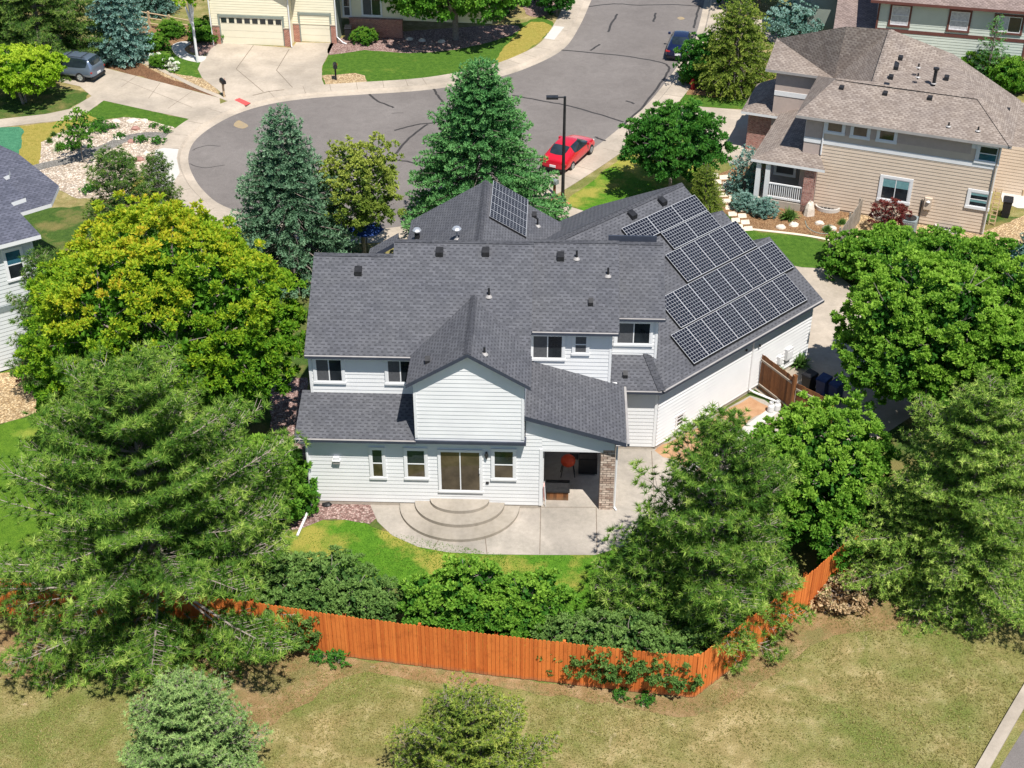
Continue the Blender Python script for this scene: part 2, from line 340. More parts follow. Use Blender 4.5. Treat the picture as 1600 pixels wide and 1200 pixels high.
def sheet(name, px, z, m, sm=0, th=0., world=False):
    w = [np.array(p) for p in px] if world else [G(p[0], p[1], z) for p in px]
    if sm: w = [np.array([p[0], p[1], z]) for p in smooth_px([q[:2] for q in w], sm, True)]
    if m.startswith(('lawn', 'gravel', 'mulch', 'dirt', 'rough', 'juniper', 'bare')) and len(w) < 120:
        rj = random.Random(len(px)*7+int(z*1e4)); o = []
        for i, a in enumerate(w):
            b = w[(i+1) % len(w)]; L_ = np.linalg.norm(b-a); k_ = max(1, min(40, int(L_/.45))); jj = .16 if m.startswith('bare') else .11 if not m.startswith('gravel') else .08
            for k in range(k_):
                p = a+(b-a)*k/k_; o.append(p if k == 0 or L_ > 60 else p+np.array([rj.uniform(-jj, jj), rj.uniform(-jj, jj), 0]))
        w = o
    a = sum(w[i][0]*w[(i+1) % len(w)][1]-w[(i+1) % len(w)][0]*w[i][1] for i in range(len(w)))
    if a < 0: w = w[::-1]
    mb = MB()
    if th: mb.slab(w, th, m, m)
    else: mb.poly(w, m)
    return struct(name, mb)
def ribbon(mb, pts, w, m, z=None):
    P_ = [np.array(p[:2], float) for p in pts]; n = len(P_); L = []; Rr = []
    for i in range(n):
        d = P_[min(i+1, n-1)]-P_[max(i-1, 0)]; d = d/(np.linalg.norm(d)+1e-9); q = np.array([-d[1], d[0]])*w/2
        L.append((*(P_[i]+q), z)); Rr.append((*(P_[i]-q), z))
    for i in range(n-1): mb.poly([Rr[i], Rr[i+1], L[i+1], L[i]], m)
def ribbon_px(mb, px, w, m, z, sm=5, wob=0., seed=1):
    pts = smooth_px([G(p[0], p[1], z)[:2] for p in px], sm); r = random.Random(seed)
    pts = [p+np.array([r.uniform(-wob, wob), r.uniform(-wob, wob)]) for p in pts]; ribbon(mb, pts, w, m, z)
def clipz(poly, z0, z1):
    def cl(P_, f):
        o = []
        for i in range(len(P_)):
            a, b = P_[i], P_[(i+1) % len(P_)]; fa, fb = f(a), f(b)
            if fa >= 0: o.append(a)
            if (fa >= 0) != (fb >= 0): t = fa/(fa-fb); o.append((a[0]+(b[0]-a[0])*t, a[1]+(b[1]-a[1])*t))
        return o
    p = cl(poly, lambda q: q[1]-z0); return cl(p, lambda q: z1-q[1]) if len(p) > 2 else []
def siding(mb, fr, v, poly, m, step=.19, prot=.018):
    z = min(p[1] for p in poly); ze = max(p[1] for p in poly)
    while z < ze-1e-4:
        z1 = min(z+step, ze); q = clipz(poly, z, z1)
        if len(q) > 2:
            mb.poly([fr.W(u, v-prot*(1-(w-z)/step), w) for u, w in q], m)
            bu = [u for u, w in q if abs(w-z) < 1e-4]
            if len(bu) > 1: mb.poly([fr.W(min(bu), v, z), fr.W(max(bu), v, z), fr.W(max(bu), v-prot, z), fr.W(min(bu), v-prot, z)], m)
        z = z1
def window(root, fr, v, u0, u1, z0, z1, style='slider', trim='trim_white', tw=.1, glass=('screen_grey', 'glass'), label=None, name='window', sill=True, blind=None, pr=.05):
    mb = MB(); a = .03
    mb.box(fr, u0-tw, u1+tw, v-pr, v+.02, z1, z1+tw, trim); mb.box(fr, u0-tw, u0, v-pr, v+.02, z0, z1, trim); mb.box(fr, u1, u1+tw, v-pr, v+.02, z0, z1, trim)
    mb.box(fr, u0-tw-.02, u1+tw+.02, v-pr-.02, v+.02, z0-tw, z0, trim)
    w = mb.build(name, root)
    if label: w['label'] = label
    f = MB(); vf = v-pr+.012; t = .045
    f.box(fr, u0, u1, vf, v, z1-t, z1, 'trim_white'); f.box(fr, u0, u1, vf, v, z0, z0+t, 'trim_white'); f.box(fr, u0, u0+t, vf, v, z0+t, z1-t, 'trim_white'); f.box(fr, u1-t, u1, vf, v, z0+t, z1-t, 'trim_white')
    um, zm = (u0+u1)/2, (z0+z1)/2; cells = []
    if style == 'slider': f.box(fr, um-t/2, um+t/2, vf, v, z0+t, z1-t, 'trim_white'); cells = [(u0+t, um-t/2, z0+t, z1-t), (um+t/2, u1-t, z0+t, z1-t)]
    elif style == 'hung': f.box(fr, u0+t, u1-t, vf, v, zm-t/2, zm+t/2, 'trim_white'); cells = [(u0+t, u1-t, z0+t, zm-t/2), (u0+t, u1-t, zm+t/2, z1-t)]
    else: cells = [(u0+t, u1-t, z0+t, z1-t)]
    f.build('frame', w)
    for k, (a0, a1, b0, b1) in enumerate(cells):
        p = MB(); p.box(fr, a0, a1, v-.022, v-.01, b0, b1, glass[k % len(glass)])
        if blind: p.box(fr, a0, a1, v-.027, v-.022, b0+(b1-b0)*.6, b1, blind)
        p.build('pane', w)
    return w
def corner(mb, fr, u, v, z0, z1, m='trim_white', w=.11, side=1):
    mb.box(fr, min(u, u-w*side), max(u, u-w*side), v-.032, v+.01, z0, z1, m)
def plane_slab(mb, fr, uv, f, th, mt, ms): 
    pts = [fr.W(u, v, f(u, v)) for u, v in uv]
    a = sum(pts[i][0]*pts[(i+1) % len(pts)][1]-pts[(i+1) % len(pts)][0]*pts[i][1] for i in range(len(pts)))
    if a < 0: pts = pts[::-1]
    mb.slab(pts, th, mt, ms)
def ridge(mb, a, b, m, w=.26, h=.035, slope=.55):
    m = 'ridge_dark' if m == 'shingle_dark' else m
    a, b = Vector(a), Vector(b); d = (b-a); dh = Vector((d.x, d.y, 0)).normalized(); q = Vector((-dh.y, dh.x, 0))*w/2; n = max(1, int(d.length/.3))
    for i in range(n):
        p0, p1 = a+d*(i/n), a+d*((i+1)/n)-d.normalized()*.0; l0, l1 = h+.012, h
        for sgn in (1, -1):
            qq = q*sgn; dn = Vector((0, 0, -w/2*slope))
            A = [p0+Vector((0, 0, l0)), p1+Vector((0, 0, l1)), p1+qq+dn+Vector((0, 0, l1)), p0+qq+dn+Vector((0, 0, l0))]
            mb.poly(A if sgn < 0 else A[::-1], m)
            mb.poly([p0+Vector((0, 0, l0)), p0+qq+dn+Vector((0, 0, l0)), p0+qq+dn-Vector((0, 0, .05)), p0-Vector((0, 0, .05))], m)
# ================================================================== GROUND
ZS = -.12
st_px = [(975, -190), (948, -60), (924, 0), (905, 42), (881, 76), (836, 101), (778, 121), (700, 136), (640, 143), (560, 148), (480, 154), (420, 163), (370, 178), (330, 199), (303, 222), (294, 248),
         (302, 275), (320, 300), (350, 322), (420, 345), (500, 357), (580, 358), (650, 350), (730, 331), (800, 306), (845, 284), (928, 231), (975, 194), (1013, 161), (1058, 104), (1086, 58), (1101, 0), (1112, -60), (1125, -190)]
street = smooth_px([G(x, y, ZS)[:2] for x, y in st_px], 4)
def offs(pl, d):
    out = []
    for i, p in enumerate(pl):
        t = pl[min(i+1, len(pl)-1)]-pl[max(i-1, 0)]; t = t/np.linalg.norm(t); out.append(p+np.array([t[1], -t[0]])*d*-1)
    return out
# left side walked top->down is clockwise seen from above? decide the sign by area
_a = sum(street[i][0]*street[(i+1) % len(street)][1]-street[(i+1) % len(street)][0]*street[i][1] for i in range(len(street)))
SG = 1 if _a < 0 else -1
gut = offs(street, .5*SG); krb = offs(street, .62*SG); wlk = offs(street, 1.95*SG)
mb = MB(); mb.poly([(*p, ZS) for p in street], 'asphalt'); struct('street', mb)
mb = MB()
for i in range(len(street)-1):
    a, b, c, d, e, f = street[i], street[i+1], gut[i+1], gut[i], krb[i+1], krb[i]
    mb.poly([(*a, ZS), (*b, ZS), (*c, ZS+.015), (*d, ZS+.015)], 'concrete'); mb.poly([(*d, ZS+.015), (*c, ZS+.015), (*e, .018), (*f, .018)], 'concrete')
struct('kerb', mb)
mb = MB()
for i in range(len(street)-1):
    A, B, C_, D = krb[i], krb[i+1], wlk[i+1], wlk[i]
    mb.poly([(*A, .018), (*B, .018), (*C_, .018), (*D, .018)], 'concrete')
# joints of the pavement
acc = 0; 
for i in range(len(street)-1):
    acc += np.linalg.norm(krb[i+1]-krb[i])
    if acc > 1.5:
        acc = 0; ribbon(mb, [krb[i]+(wlk[i]-krb[i])*.02, wlk[i]], .025, 'joint', .0215)
struct('sidewalk', mb)
mb = MB(); outer = [(-700, -60), (700, -60), (700, 1500), (-700, 1500)]
hole = [tuple(p) for p in krb]
tri = tessellate_polygon([[Vector((*p, 0)) for p in outer], [Vector((*p, 0)) for p in hole]])
allp = outer+hole
for t in tri:
    q = [(*allp[i], 0.) for i in t]; ar = (q[1][0]-q[0][0])*(q[2][1]-q[0][1])-(q[2][0]-q[0][0])*(q[1][1]-q[0][1])
    mb.poly(q if ar > 0 else q[::-1], 'field')
struct('ground', mb)
# general green base of the gardens
sheet('garden_ground', [(-700, 905), (0, 955), (50, 968), (250, 975), (400, 1000), (542, 1024), (775, 1053), (985, 1077), (1084, 1088), (1253, 957), (1316, 902), (1362, 869), (1450, 800), (1600, 690), (2200, 400),
      (1500, 330), (1330, 330), (1200, 350), (1115, 330), (1030, 360), (900, 420), (600, 430), (330, 380), (220, 330), (160, 320), (0, 330), (-600, 420)], .003, 'rough_green')
# --- far left, across the cul-de-sac
sheet('mulch_bed', [(-60, 40), (180, 92), (225, 100), (345, 150), (345, 153), (175, 108), (100, 92), (-60, 70)], .006, 'dirt_mulch')
sheet('mulch_bed', [(205, 40), (300, 40), (310, 75), (225, 115), (180, 96)], .004, 'mulch')
sheet('lawn', [(248, 92), (262, 72), (282, 74), (300, 92), (313, 98), (312, 108), (318, 122), (290, 118), (262, 112)], .008, 'lawn_green', 3)
sheet('mulch_bed', [(262, 112), (290, 118), (318, 122), (348, 148), (330, 145), (258, 120), (222, 100), (232, 92)], .009, 'gravel_tan')
sheet('gravel_bed', [(318, 60), (348, 66), (338, 76), (314, 88), (296, 80), (300, 70)], .011, 'gravel_pink')
sheet('path', [(268, 72), (282, 65), (300, 66), (288, 76), (300, 86), (322, 88), (314, 97), (292, 94), (275, 86)], .013, 'concrete_new', 3)
mb = MB(); ribbon_px(mb, [(215, 93), (240, 103), (275, 120), (310, 137), (362, 158)], .38, 'concrete', .02); struct('path_edging', mb)
sheet('driveway', [(343, 153), (258, 130), (175, 109), (110, 92), (40, 78), (-40, 62), (-60, 130), (60, 120), (125, 135), (143, 150), (110, 170), (72, 178), (0, 186), (-60, 190), (-60, 204), (0, 199), (60, 192), (110, 187), (134, 177), (162, 157), (230, 172), (301, 187), (345, 170)], .013, 'concrete')
sheet('gravel_bed', [(-60, 150), (20, 140), (90, 138), (140, 146), (108, 170), (70, 178), (0, 186), (-60, 190)], .010, 'rough_green', 2)
sheet('lawn', [(162, 157), (230, 172), (303, 188), (281, 203), (250, 194), (219, 185), (193, 183), (160, 188), (134, 177)], .008, 'lawn_green')
sheet('lawn', [(30, 197), (80, 192), (134, 177), (162, 186), (120, 203), (98, 208), (68, 220), (61, 262), (62, 275), (25, 250)], .007, 'lawn_dry')
sheet('ground_cover', [(-60, 205), (0, 199), (30, 198), (38, 206), (30, 240), (-60, 250)], .010, 'juniper_mat')['kind'] = 'structure'
sheet('rock_garden', [(61, 262), (64, 222), (98, 205), (150, 190), (193, 183), (219, 185), (250, 193), (284, 203), (262, 225), (252, 245), (246, 262), (235, 300), (180, 310), (120, 310), (70, 285)], .009, 'gravel_cream')
mb = MB(); ribbon_px(mb, [(56, 262), (80, 256), (110, 250), (135, 240), (165, 230), (195, 217), (228, 211), (265, 212)], .95, 'gravel_grey', .014); struct('gravel_path', mb)
sheet('sidewalk_patch', [(243, 234), (256, 231), (279, 233), (276, 247), (281, 270), (262, 298), (233, 296), (238, 262)], .0225, 'concrete_new')
sheet('gravel_bed', [(210, 275), (245, 262), (243, 300), (200, 300)], .012, 'lawn_dry')
# --- house with two garage doors
sheet('driveway', [(342, 66), (445, 74), (456, 75), (463, 66), (522, 67), (513, 85), (503, 104), (503, 124), (508, 136), (457, 141), (402, 152), (365, 162), (340, 140), (316, 122), (309, 108), (314, 96), (330, 76)], .012, 'concrete')
mb = MB()
for q in ([(396, 71), (369, 108), (413, 145)], [(452, 77), (432, 110), (457, 137)], [(369, 108), (432, 110)][:0]):
    if q: 
        w = [G(*p, .0)[:2] for p in q]; ribbon(mb, w, .05, 'joint', .0165)
ribbon_px(mb, [(395, 149), (420, 143), (444, 140)], .09, 'joint', .024, 3, .02)
for q in ([(214, 118), (190, 136)], [(250, 130), (232, 154)], [(300, 143), (262, 170)], [(190, 124), (300, 168)]): ribbon(mb, [G(*p, .0)[:2] for p in q], .03, 'joint', .0165)
struct('driveway_joints', mb)
sheet('lawn', [(503, 124), (504, 100), (514, 84), (540, 78), (600, 76), (700, 74), (800, 40), (850, 25), (870, 40), (846, 62), (800, 93), (760, 108), (690, 121), (600, 131), (508, 136)], .008, 'lawn_green')
sheet('gravel_bed', [(518, 66), (540, 58), (620, 50), (760, 40), (810, 40), (800, 55), (720, 76), (640, 83), (570, 78), (515, 86)], .012, 'gravel_pink', 2)
sheet('gravel_bed', [(503, 118), (555, 114), (570, 118), (574, 128), (510, 136)], .013, 'gravel_tan')
sheet('gravel_bed', [(822, 22), (850, 25), (880, 10), (880, -20), (820, -10)], .014, 'gravel_pink', 2)
sheet('lawn', [(830, 34), (862, 40), (846, 62), (800, 93), (775, 96), (800, 60)], .011, 'lawn_dry', 2)
sheet('sidewalk_patch', [(866, 40), (882, 42), (866, 62), (850, 60)], .0225, 'concrete_new')
mb = MB(); w = [G(*p, 0) for p in [(365, 157), (375, 153), (392, 162), (383, 166)]]; sheet('sidewalk_patch', [(366, 156), (374, 153), (392, 161), (384, 165)], .0235, 'concrete_red')
# --- right of the street
sheet('lawn', [(879, 318), (930, 280), (975, 241), (1020, 205), (1060, 175), (1085, 200), (1110, 240), (1118, 300), (1080, 340), (1000, 350), (920, 332)], .008, 'lawn_back')
sheet('lawn', [(1058, 156), (1077, 142), (1130, 135), (1200, 140), (1210, 165), (1182, 165), (1165, 171), (1098, 167)], .010, 'lawn_green')
sheet('mulch_bed', [(1072, 148), (1082, 130), (1140, 120), (1215, 110), (1240, 140), (1180, 148), (1120, 152), (1084, 148)], .013, 'mulch')
sheet('driveway', [(1040, 176), (1056, 160), (1098, 167), (1165, 172), (1185, 166), (1215, 178), (1240, 235), (1160, 262), (1128, 250), (1112, 225), (1080, 195)], .016, 'concrete')
sheet('driveway', [(1170, 30), (1230, 28), (1260, 70), (1210, 72), (1190, 50)], .012, 'concrete')
sheet('lawn', [(1110, 10), (1180, 0), (1182, 30), (1120, 30)], .009, 'lawn_dry')
sheet('mulch_bed', [(1118, 275), (1150, 260), (1200, 262), (1310, 300), (1345, 345), (1330, 372), (1250, 366), (1165, 356), (1130, 330)], .011, 'mulch')
sheet('lawn', [(1120, 352), (1165, 360), (1255, 369), (1300, 382), (1302, 420), (1240, 415), (1150, 400), (1090, 370)], .015, 'lawn_green')
mb = MB(); ribbon_px(mb, [(1110, 352), (1165, 357), (1255, 367), (1312, 378)], .22, 'paver', .018); struct('path_edging', mb)
sheet('gravel_bed', [(1312, 345), (1345, 330), (1420, 330), (1540, 360), (1620, 330), (1660, 300), (1680, 420), (1560, 415), (1440, 400), (1340, 400), (1318, 375)], .013, 'gravel_tan')
sheet('patio', [(1560, 285), (1660, 250), (1700, 330), (1590, 325), (1566, 315)], .017, 'concrete_new')
mb = MB()
for i in range(9):
    cx, cy = 1122+i*4.8, 274+i*10.0
    for k, (dx, dy) in enumerate(((-6, 0), (9, 3))): 
        q = [G(cx+dx+a, cy+dy+b, .02) for a, b in ((-7, -3.2), (6, -4), (7, 3), (-6, 3.6))]; mb.slab(q[::-1], .016, 'paver', 'paver')
struct('stepping_stones', mb)
# --- our garden
sheet('driveway', [(845, 322), (880, 320), (925, 333), (1010, 352), (1100, 360), (1180, 395), (1240, 408), (1300, 422), (1360, 470), (1430, 560), (1440, 640), (1350, 700), (1290, 672), (1232, 642), (1190, 616), (1170, 600), (1240, 520), (1000, 420), (860, 400), (760, 360), (600, 376), (560, 362), (650, 356), (740, 335)], .012, 'concrete')
sheet('lawn', [(-100, 640), (20, 652), (60, 636), (95, 640), (180, 720), (330, 800), (420, 850), (560, 905), (800, 960), (1000, 980), (990, 860), (800, 866), (600, 830), (560, 812), (500, 812), (450, 835), (300, 700), (150, 560), (-100, 560)], .006, 'lawn_back')
sheet('lawn', [(-120, 680), (0, 664), (72, 640), (112, 640), (180, 700), (280, 820), (260, 960), (50, 960), (0, 948), (-120, 938)], .0065, 'lawn_bright')
sheet('gravel_bed', [(-60, 598), (60, 578), (110, 590), (120, 612), (70, 640), (0, 662), (-60, 668)], .009, 'gravel_tan', 2)
sheet('gravel_bed', [(440, 752), (500, 745), (600, 780), (592, 800), (578, 818), (540, 812), (505, 812), (470, 826), (430, 826), (420, 790)], .011, 'gravel_pink', 2)
sheet('mulch_bed', [(420, 590), (480, 590), (480, 780), (430, 780)], .009, 'gravel_pink')
sheet('patio', [(576, 778), (579, 790), (590, 815), (612, 836), (652, 854), (700, 863), (760, 866), (850, 867), (930, 867), (968, 856), (1000, 840), (1060, 800), (1140, 740), (1200, 690), (1240, 660), (1195, 625), (1172, 618), (1022, 700), (940, 690), (800, 700)], .014, 'concrete_patio')
sheet('dirt_strip', [(1023, 704), (1172, 620), (1203, 636), (1160, 668), (1070, 730)], .018, 'dirt_tan')
sheet('gravel_strip', [(1234, 646), (1222, 662), (1160, 700), (1090, 745), (1085, 735), (1168, 680)], .019, 'gravel_brown')
sheet('path', [(1203, 637), (1216, 644), (1168, 680), (1082, 738), (1072, 731), (1160, 668)], .021, 'concrete_new')
mb = MB()
for q in ([(845, 789), (843.4, 866)], [(931.5, 794), (933, 867)], [(1018, 705), (1025, 830)], [(757, 832), (761, 866)], [(692, 834), (676, 858)], [(846, 793), (935, 793)]): ribbon(mb, [G(*p, .0)[:2] for p in q], .03, 'joint', .0185)
struct('patio_joints', mb)
# cracks sealed with tar
mb = MB()
for k, q in enumerate(([(577, 147), (590, 158), (615, 168)], [(678, 139), (685, 151), (694, 161)], [(615, 204), (650, 195), (685, 191)], [(613, 248), (622, 235), (640, 215), (668, 194)], [(560, 249), (612, 250), (640, 253), (660, 260)],
    [(800, 149), (850, 158), (900, 168), (975, 191)], [(877, 78), (920, 82), (980, 88), (1030, 97), (1045, 105), (1040, 118), (1010, 160), (985, 185), (968, 200)], [(920, 10), (960, 6), (1000, 8), (1050, 7), (1096, 10)], [(965, 22), (956, 36), (951, 50)],
    [(1025, 20), (1021, 34)], [(1093, 8), (1088, 25), (1084, 44)], [(937, 69), (923, 79)], [(300, 235), (320, 228), (345, 228)], [(296, 256), (320, 262), (350, 258)], [(930, 214), (948, 220), (965, 214)], [(977, 157), (991, 162)], [(612, 177), (630, 176)], [(930, -30), (1010, -22), (1100, -30)])):
    ribbon_px(mb, q, .17 if k not in (12, 13, 16) else .06, 'tar', ZS+.004, 6, .04, k)
struct('tar_seams', mb)
sheet('street_stain', [(365, 196), (372, 188), (382, 192), (388, 197), (378, 201)], ZS+.006, 'yellow_stain', 3)
sheet('street_stain', [(1058, 28), (1064, 26), (1070, 29), (1063, 31)], ZS+.006, 'yellow_stain', 3)
sheet('bare_soil', [(300, 1000), (400, 1004), (542, 1027), (775, 1057), (985, 1081), (1084, 1091), (1166, 1028), (1253, 962), (1316, 907), (1362, 873), (1400, 860), (1480, 930), (1440, 975), (1360, 985), (1290, 1000), (1200, 1060), (1120, 1110), (1040, 1118), (900, 1090), (700, 1068), (560, 1052), (500, 1080), (430, 1130), (370, 1150), (300, 1100)], .0045, 'bare_soil', 2)
sheet('bare_soil', [(-40, 985), (40, 990), (100, 1010), (60, 1060), (-40, 1050)], .0045, 'bare_soil', 2)
# road at the lower right corner
sheet('street', [(1640, 1075), (1562, 1200), (1520, 1270), (2200, 1270), (2200, 1000)], .008, 'asphalt')
mb = MB(); kp = [G(1615, 1062, .1)[:2], G(1575, 1130, .1)[:2], G(1538, 1195, .1)[:2], G(1500, 1262, .1)[:2]]
for a, b in zip(kp, kp[1:]):
    d = (b-a)/np.linalg.norm(b-a); q = np.array([-d[1], d[0]])*.2
    mb.prism([(*(a-q), 0), (*(b-q), 0), (*(b+q), 0), (*(a+q), 0)], [(*(a-q), .12), (*(b-q), .12), (*(b+q), .12), (*(a+q), .12)], 'concrete')
struct('kerb', mb)
# ================================================================== MAIN HOUSE
HF = Fr((-8.4, 45.28), -2)
house = empty('house', HF.W(7, 4, 0), 'white sided two-storey house with dark grey shingle roofs, solar panels and a round stepped patio', 'house')
p = .64; ZE, VE = 6.55, 1.47
fm = lambda u, v: ZE+p*(v-VE)
FV = .08                                              # front wall plane
SD = 'siding_white'
w = MB()
# front wall, left of the open porch (z to the eave), and around the porch opening
siding(w, HF, FV, [(0, .2), (9.62, .2), (9.62, 3.6), (0, 3.6)], SD)
siding(w, HF, FV, [(8.95, 3.6), (9.62, 3.6), (9.62, 4.62), (8.95, 4.82)], SD)
siding(w, HF, FV, [(9.62, 3.12), (12.55, 3.12), (12.55, 3.78), (9.62, 4.62)], SD)
w.box(HF, 9.64, 12.1, FV-.02, FV+.2, 3.0, 3.12, 'trim_white'); w.box(HF, 9.52, 9.66, FV-.04, FV+.15, 0.2, 3.12, 'trim_white')
w.box(HF, 0, 9.6, FV+.004, FV+.15, 0, .2, 'foundation'); corner(w, HF, .1, FV, .2, 3.6)
# upper wall left, middle and right
siding(w, HF, 1.78, [(.08, 4.3), (4.6, 4.3), (4.6, 6.6), (.08, 6.6)], SD); corner(w, HF, .18, 1.78, 4.3, 6.55)
siding(w, HF, 3.82, [(9.0, 3.6), (12.44, 3.6), (12.44, 6.65), (9.0, 6.65)], SD); corner(w, HF, 12.44, 3.82, 3.6, 6.6)
siding(w, HF, 5.5, [(12.4, 3.6), (14.46, 3.6), (14.46, 6.4), (12.4, 6.4)], SD); corner(w, HF, 14.46, 5.5, 3.6, 6.35)
# ends
eR = HF.sub(14.46, 5.5, 90); siding(w, eR, 0, [(0, 3.2), (5.6, 3.2), (5.6, 6.2), (2.75, 8.0), (0, 6.3)], SD)
eM = HF.sub(12.44, 3.82, 90); siding(w, eM, 0, [(0, 3.2), (5.6, 3.2), (5.6, 7.2), (3.3, 8.5), (0, 6.6)], SD)
eN = HF.sub(8.98, 1.8, 90); siding(w, eN, 0, [(0, 3.2), (6.6, 3.2), (6.6, 7.2), (4.1, 9.1), (0, 6.5)], SD)
eL = HF.sub(.08, 9.0, -90); siding(w, eL, 0, [(0, 0), (7.22, 0), (7.22, 6.65), (3.66, 8.95), (0, 6.6)], SD)
eL2 = HF.sub(0, 1.8, -90); siding(w, eL2, 0, [(0, .2), (1.72, .2), (1.72, 3.5), (0, 4.3)], SD)
# first floor body under the roofs, porch ceiling and inner porch walls
w.box(HF, 9.58, 9.7, .3, 4.3, .0, 4.3, SD); w.box(HF, 9.7, 12.75, 4.2, 4.3, 0, 3.6, SD)
w.box(HF, 9.7, 12.85, .3, 4.2, 3.2, 3.26, SD); w.box(HF, 3.3, 14.2, 9.8, 9.9, 0, 6.7, SD); w.box(HF, 0.1, 3.3, 8.9, 9.0, 0, 6.6, SD)
w.box(HF, 12.1, 12.45, .2, .3, 3.0, 3.75, SD)
# wing: short front wall and the long angled garage wall
siding(w, HF, 4.38, [(12.7, .18), (14.56, .18), (14.56, 3.2), (12.7, 3.2)], SD); corner(w, HF, 14.55, 4.38, .18, 3.2)
w.box(HF, 12.7, 14.5, 4.39, 4.5, 0, .18, 'foundation')
WF = HF.sub(14.56, 4.38, 45)
siding(w, WF, 0, [(0, .22), (10.95, .22), (10.95, 3.2), (0, 3.2)], SD, .19, .05); corner(w, WF, .11, 0, .22, 3.2); corner(w, WF, 10.95, 0, .22, 3.2)
w.box(WF, .02, 10.9, .004, .12, 0, .22, 'foundation'); corner(w, WF, 6.5, 0, .22, 3.2, w=.07)
gE = WF.sub(10.95, 0, 90); siding(w, gE, 0, [(0, .1), (3.2, .1), (3.2, 5.0), (0, 3.2)], SD); siding(w, gE, 1.3, [(3.1, .1), (5.1, .1), (5.1, 6.2), (3.1, 5.0)], SD)
siding(w, gE, 2.2, [(5.0, .1), (12.4, .1), (12.4, 4), (6.95, 7.4), (5.0, 6.2)], SD)
w.box(WF, 0.2, 8.7, 12.3, 12.4, 0, 4.1, SD)
# gable bay
siding(w, HF, -.28, [(4.53, 3.82), (8.9, 3.82), (8.9, 6.58), (6.72, 7.95), (4.53, 6.58)], SD); corner(w, HF, 4.53+.11, -.28, 3.82, 6.6); corner(w, HF, 8.9, -.28, 3.82, 6.6)
g1 = HF.sub(4.53, 1.8, -90); siding(w, g1, 0, [(0, 3.7), (2.07, 3.7), (2.07, 6.62), (0, 6.62)], SD)
g2 = HF.sub(8.9, -.27, 90); siding(w, g2, 0, [(0, 3.7), (3.1, 3.7), (3.1, 6.62), (0, 6.62)], SD)
w.box(HF, 4.53, 8.9, -.28, .1, 3.7, 3.82, 'trim_white')
w.build('wall', house)
# fascia / soffit band
fb = MB(); DK = 'fascia_navy'
fb.box(HF, 4.5, 8.98, -.36, FV+.02, 3.56, 3.70, DK)
fb.build('fascia', house)
# roofs
r = MB(); SH = 'shingle_dark'
def ps(fr, uv, f, th=.2, mt=SH, ms=DK): plane_slab(r, fr, uv, f, th, mt, ms)
ps(HF, [(.0, VE), (9.1, VE), (9.1, 5.95), (3.3, 5.95), (3.3, 5.36), (.0, 5.36)], fm)
fm2 = lambda u, v: 6.6+p*(v-3.5)
fm3 = lambda u, v: 6.3+p*(v-5.2)
ps(HF, [(9.08, 3.5), (12.7, 3.5), (12.7, 7.1), (9.08, 7.1)], fm2); ps(HF, [(12.7, 7.1), (12.7, 10.4), (9.08, 10.4), (9.08, 7.1)], lambda u, v: fm2(0, 7.1)-p*(v-7.1))
ps(HF, [(12.66, 5.2), (14.72, 5.2), (14.66, 8.25), (12.66, 8.25)], fm3); ps(HF, [(14.66, 8.25), (14.7, 11.2), (12.66, 11.2), (12.66, 8.25)], lambda u, v: fm3(0, 8.25)-p*(v-8.25))
ridge(r, HF.W(9.08, 7.1, fm2(0, 7.1)), HF.W(12.7, 7.1, fm2(0, 7.1)), SH, slope=p); ridge(r, HF.W(12.7, 8.25, fm3(0, 8.25)), HF.W(14.66, 8.25, fm3(0, 8.25)), SH, slope=p)
zr = fm(0, 5.95); zl = fm(0, 5.36)
ps(HF, [(3.3, 5.95), (9.1, 5.95), (9.1, 10.2), (3.3, 10.2)], lambda u, v: zr-p*(v-5.95)); ps(HF, [(0, 5.36), (3.32, 5.36), (3.32, 9.25), (0, 9.25)], lambda u, v: zl-p*(v-5.36))
ridge(r, HF.W(3.3, 5.95, zr), HF.W(9.1, 5.95, zr), SH, slope=p); ridge(r, HF.W(.02, 5.36, zl), HF.W(3.3, 5.36, zl), SH, slope=p)
ps(HF, [(2.05, 6.5), (3.32, 6.5), (3.32, 7.3), (2.05, 7.3)], lambda u, v: 8.35+.62*(u-2.05)-.1)
# rear cross gable (street side)
ur, zrr = 6.68, 8.3; q = .6
for sg in (-1, 1):
    e = 3.58
    ps(HF, [(ur, 7.2), (ur, 14.1), (ur+sg*e, 14.1), (ur+sg*e, 7.2)][::sg], lambda u, v: zrr-q*abs(u-ur))
ridge(r, HF.W(ur, 7.6, zrr), HF.W(ur, 14.1, zrr), SH, .32, slope=q)
for u_ in (3.45, 9.9): r.box(HF, u_-.05, u_+.05, 8.5, 13.8, 0, 6.2, SD)
r.prism([HF.W(3.5, 13.7, 0), HF.W(9.9, 13.7, 0), HF.W(9.9, 13.8, 0), HF.W(3.5, 13.8, 0)], [HF.W(3.5, 13.7, 6.1), HF.W(9.9, 13.7, 6.1), HF.W(9.9, 13.8, 6.1), HF.W(3.5, 13.8, 6.1)], SD)
# gable bay roof
uc, zg = 6.72, 8.06; pg = .61
for sg in (-1, 1):
    e = 2.43
    back = lambda z: VE+(z-ZE)/p
    zz = zg-pg*e
    ps(HF, [(uc, -.62), (uc+sg*e, -.62), (uc+sg*e, back(zz)+.05), (uc, back(zg)+.1)][::-sg], lambda u, v: zg-pg*abs(u-uc), .17)
ridge(r, HF.W(uc, -.6, zg), HF.W(uc, 3.8, zg), SH, .3, slope=pg)
# left shed roof over the ground floor
ps(HF, [(-.36, -.3), (4.56, -.3), (4.56, 1.85), (-.3, 1.85)], lambda u, v: 3.69+.405*(v+.3), .17)
